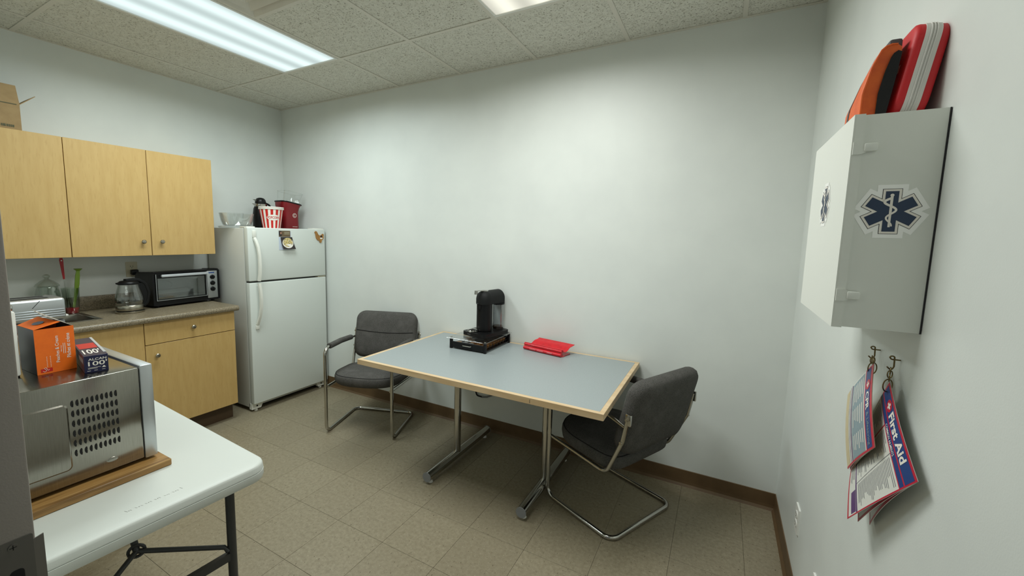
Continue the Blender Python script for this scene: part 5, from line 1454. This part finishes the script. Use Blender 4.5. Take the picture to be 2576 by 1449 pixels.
def first_aid(pg, pmap):
    f1, f2, f3 = pmap(0.00115), pmap(0.00135), pmap(0.00155)
    q = MB(); rect(q, f1, 0, 1, 0, 0.14); rect(q, f1, 0.985, 1, 0.14, 1); rect(q, f1, 0, 1, 0.975, 1.0); rect(q, f1, 0.0, 1, 0.185, 0.195); rect(q, f1, 0.33, 0.345, 0.19, 1.0); obj('red_border', q, 'pamred', pg, False)
    q = MB(); rect(q, f2, 0.02, 0.985, 0.022, 0.125); rect(q, f1, 0, 0.985, 0.140, 0.185); obj('blue_band', q, 'pamblue', pg, False)
    q = MB(); n = 20; q.sheet([f3(0.22 + 0.062 * math.cos(2 * PI * k / n), 0.074 + 0.046 * math.sin(2 * PI * k / n)) for k in range(n)], [tuple(range(n))]); obj('red_disc', q, 'pamred', pg, False)
    f4 = pmap(0.00175); q = MB(); cross(q, f4, 0.22, 0.074, 0.036, 0.75)
    put_text(q, 'First Aid', lambda a, b_: f4(a, b_), 0.31, 0.112, 0.50, -0.080, 0.03)
    obj('lettering', q, 'offwhite', pg, False)
    q = MB(); put_text(q, 'COMMON AILMENTS', lambda a, b_: f4(a, b_), 0.35, 0.178, 0.34, -0.028, 0.008); obj('subtitle', q, 'offwhite', pg, False)
    q = MB(); rect(q, f1, 0.0, 0.985, 0.80, 0.825); rect(q, f1, 0.70, 0.97, 0.83, 0.92); obj('purple_band', q, 'pampurple', pg, False)
    q = MB(); rect(q, f1, 0.640, 0.647, 0.195, 0.80); obj('rule', q, 'textgrey', pg, False)
    q = MB()
    lines(q, f1, 0.37, 0.62, 0.22, 0.78, 26, 1); lines(q, f1, 0.67, 0.96, 0.22, 0.78, 28, 2); lines(q, f1, 0.05, 0.30, 0.22, 0.78, 22, 3); lines(q, f1, 0.36, 0.66, 0.85, 0.96, 4, 4)
    obj('fine_print', q, 'textgrey', pg, False)
def cpr(pg, pmap):
    f1, f2, f3 = pmap(0.00115), pmap(0.00135), pmap(0.00155)
    q = MB(); rect(q, f1, 0, 1, 0, 0.21); rect(q, f1, 0.975, 1, 0.21, 1); obj('red_border', q, 'pamred', pg, False)
    q = MB(); rect(q, f2, 0.02, 0.975, 0.055, 0.185); obj('blue_band', q, 'pamblue', pg, False)
    q = MB(); n = 20; q.sheet([f3(0.22 + 0.062 * math.cos(2 * PI * k / n), 0.115 + 0.060 * math.sin(2 * PI * k / n)) for k in range(n)], [tuple(range(n))]); obj('red_disc', q, 'pamred', pg, False)
    f4 = pmap(0.00175); q = MB(); cross(q, f4, 0.22, 0.115, 0.036, 0.85)
    put_text(q, 'CPR', lambda a, b_: f4(a, b_), 0.31, 0.160, 0.22, -0.085, 0.03)
    obj('lettering', q, 'offwhite', pg, False)
    q = MB(); put_text(q, '& Lifesaving', lambda a, b_: f4(a, b_), 0.56, 0.155, 0.38, -0.07, 0.0)
    obj('lettering', q, 'pamgrey', pg, False)
    q = MB(); rect(q, f1, 0.02, 0.97, 0.24, 0.66); obj('grey_panel', q, 'pamgrey', pg, False)
    q = MB(); lines(q, f2, 0.06, 0.32, 0.27, 0.64, 6, 5); lines(q, f2, 0.38, 0.64, 0.27, 0.64, 6, 6); lines(q, f2, 0.70, 0.94, 0.27, 0.64, 6, 7); obj('fine_print', q, 'offwhite', pg, False)
    q = MB(); rect(q, f1, 0.0, 0.975, 0.68, 0.715); rect(q, f1, 0.0, 0.975, 0.76, 0.775); obj('purple_band', q, 'pampurple', pg, False)
    q = MB(); rect(q, f1, 0.0, 0.975, 0.83, 1.0); obj('cream_margin', q, 'manila', pg, False)

booklet('first_aid_booklet', 'red and blue First Aid booklet hanging by a ring on the right wall', (4.329, -1.534, 1.228), (4.329, -1.733, 1.096), (4.299, -1.484, 0.855), (4.334, -1.330, 0.975), first_aid, [('laminate', 0.0), ('laminate', 0.020), ('laminate', 0.042)], 0.006)
booklet('lifesaving_booklet', 'red and blue CPR booklet hanging by a ring nearer the corner', (4.314, -1.475, 1.252), (4.302, -1.594, 1.093), (4.312, -1.385, 0.940), (4.312, -1.306, 1.118), cpr, [('laminate', 0.0), ('laminate', 0.005), ('manila', 0.009)], 0.008)

def hook(label, y, z, ring_p):
    t = thing('wall_hook', label, 'hook', (W, y, z), group='booklet hooks')
    obj('screw_eye', MB().tube(fillet([(0, 0, 0.004), (-0.016, 0, 0.004), (-0.022, -0.006, 0.012), (-0.012, -0.004, 0.013), (-0.010, 0.0, -0.012), (-0.014, 0, -0.022), (-0.022, 0, -0.014)], 0.004, 4), 0.0016, 8), 'brass', t)
    rp = Vector(ring_p) - Vector((W, y, z))
    top = Vector((-0.015, 0, -0.020))
    n = 3
    for k in range(n):
        c = top + (rp + Vector((0, 0, 0.016)) - top) * ((k + 0.5) / n)
        ax = (1, 0.3) if k % 2 else (0.2, 1)
        d = Vector((ax[0], ax[1], 0)).normalized()
        obj('chain_link', MB().tube([c + d * (0.005 * math.cos(a)) + Vector((0, 0, 0.009 * math.sin(a))) for a in [2 * PI * j / 14 for j in range(14)]], 0.0012, 6, closed=True), 'brass', t)
    obj('split_ring', MB().tube([rp + Vector((0.0, 0.004, 0)) + Vector((-0.0095 * math.cos(a) * 1.0, -0.006 * math.cos(a), 0.0145 * math.sin(a))) for a in [2 * PI * j / 24 for j in range(24)]], 0.0013, 6, closed=True), 'brass', t)
hook('brass wire hook and ring holding the CPR booklet', -1.372, 1.262, (4.318, -1.452, 1.234))
hook('brass wire hook and ring holding the First Aid booklet', -1.508, 1.270, (4.326, -1.535, 1.218))

# right wall outlets
wallplate('wall_outlet', 'white duplex outlet low on the right wall', (W, -0.640, 0.348), (0, -1, 0), (0, 0, 1), 'white')
wallplate('wall_outlet', 'white wall plate at the bottom edge on the right wall', (W, -1.045, 0.318), (0, -1, 0), (0, 0, 1), 'white', False)
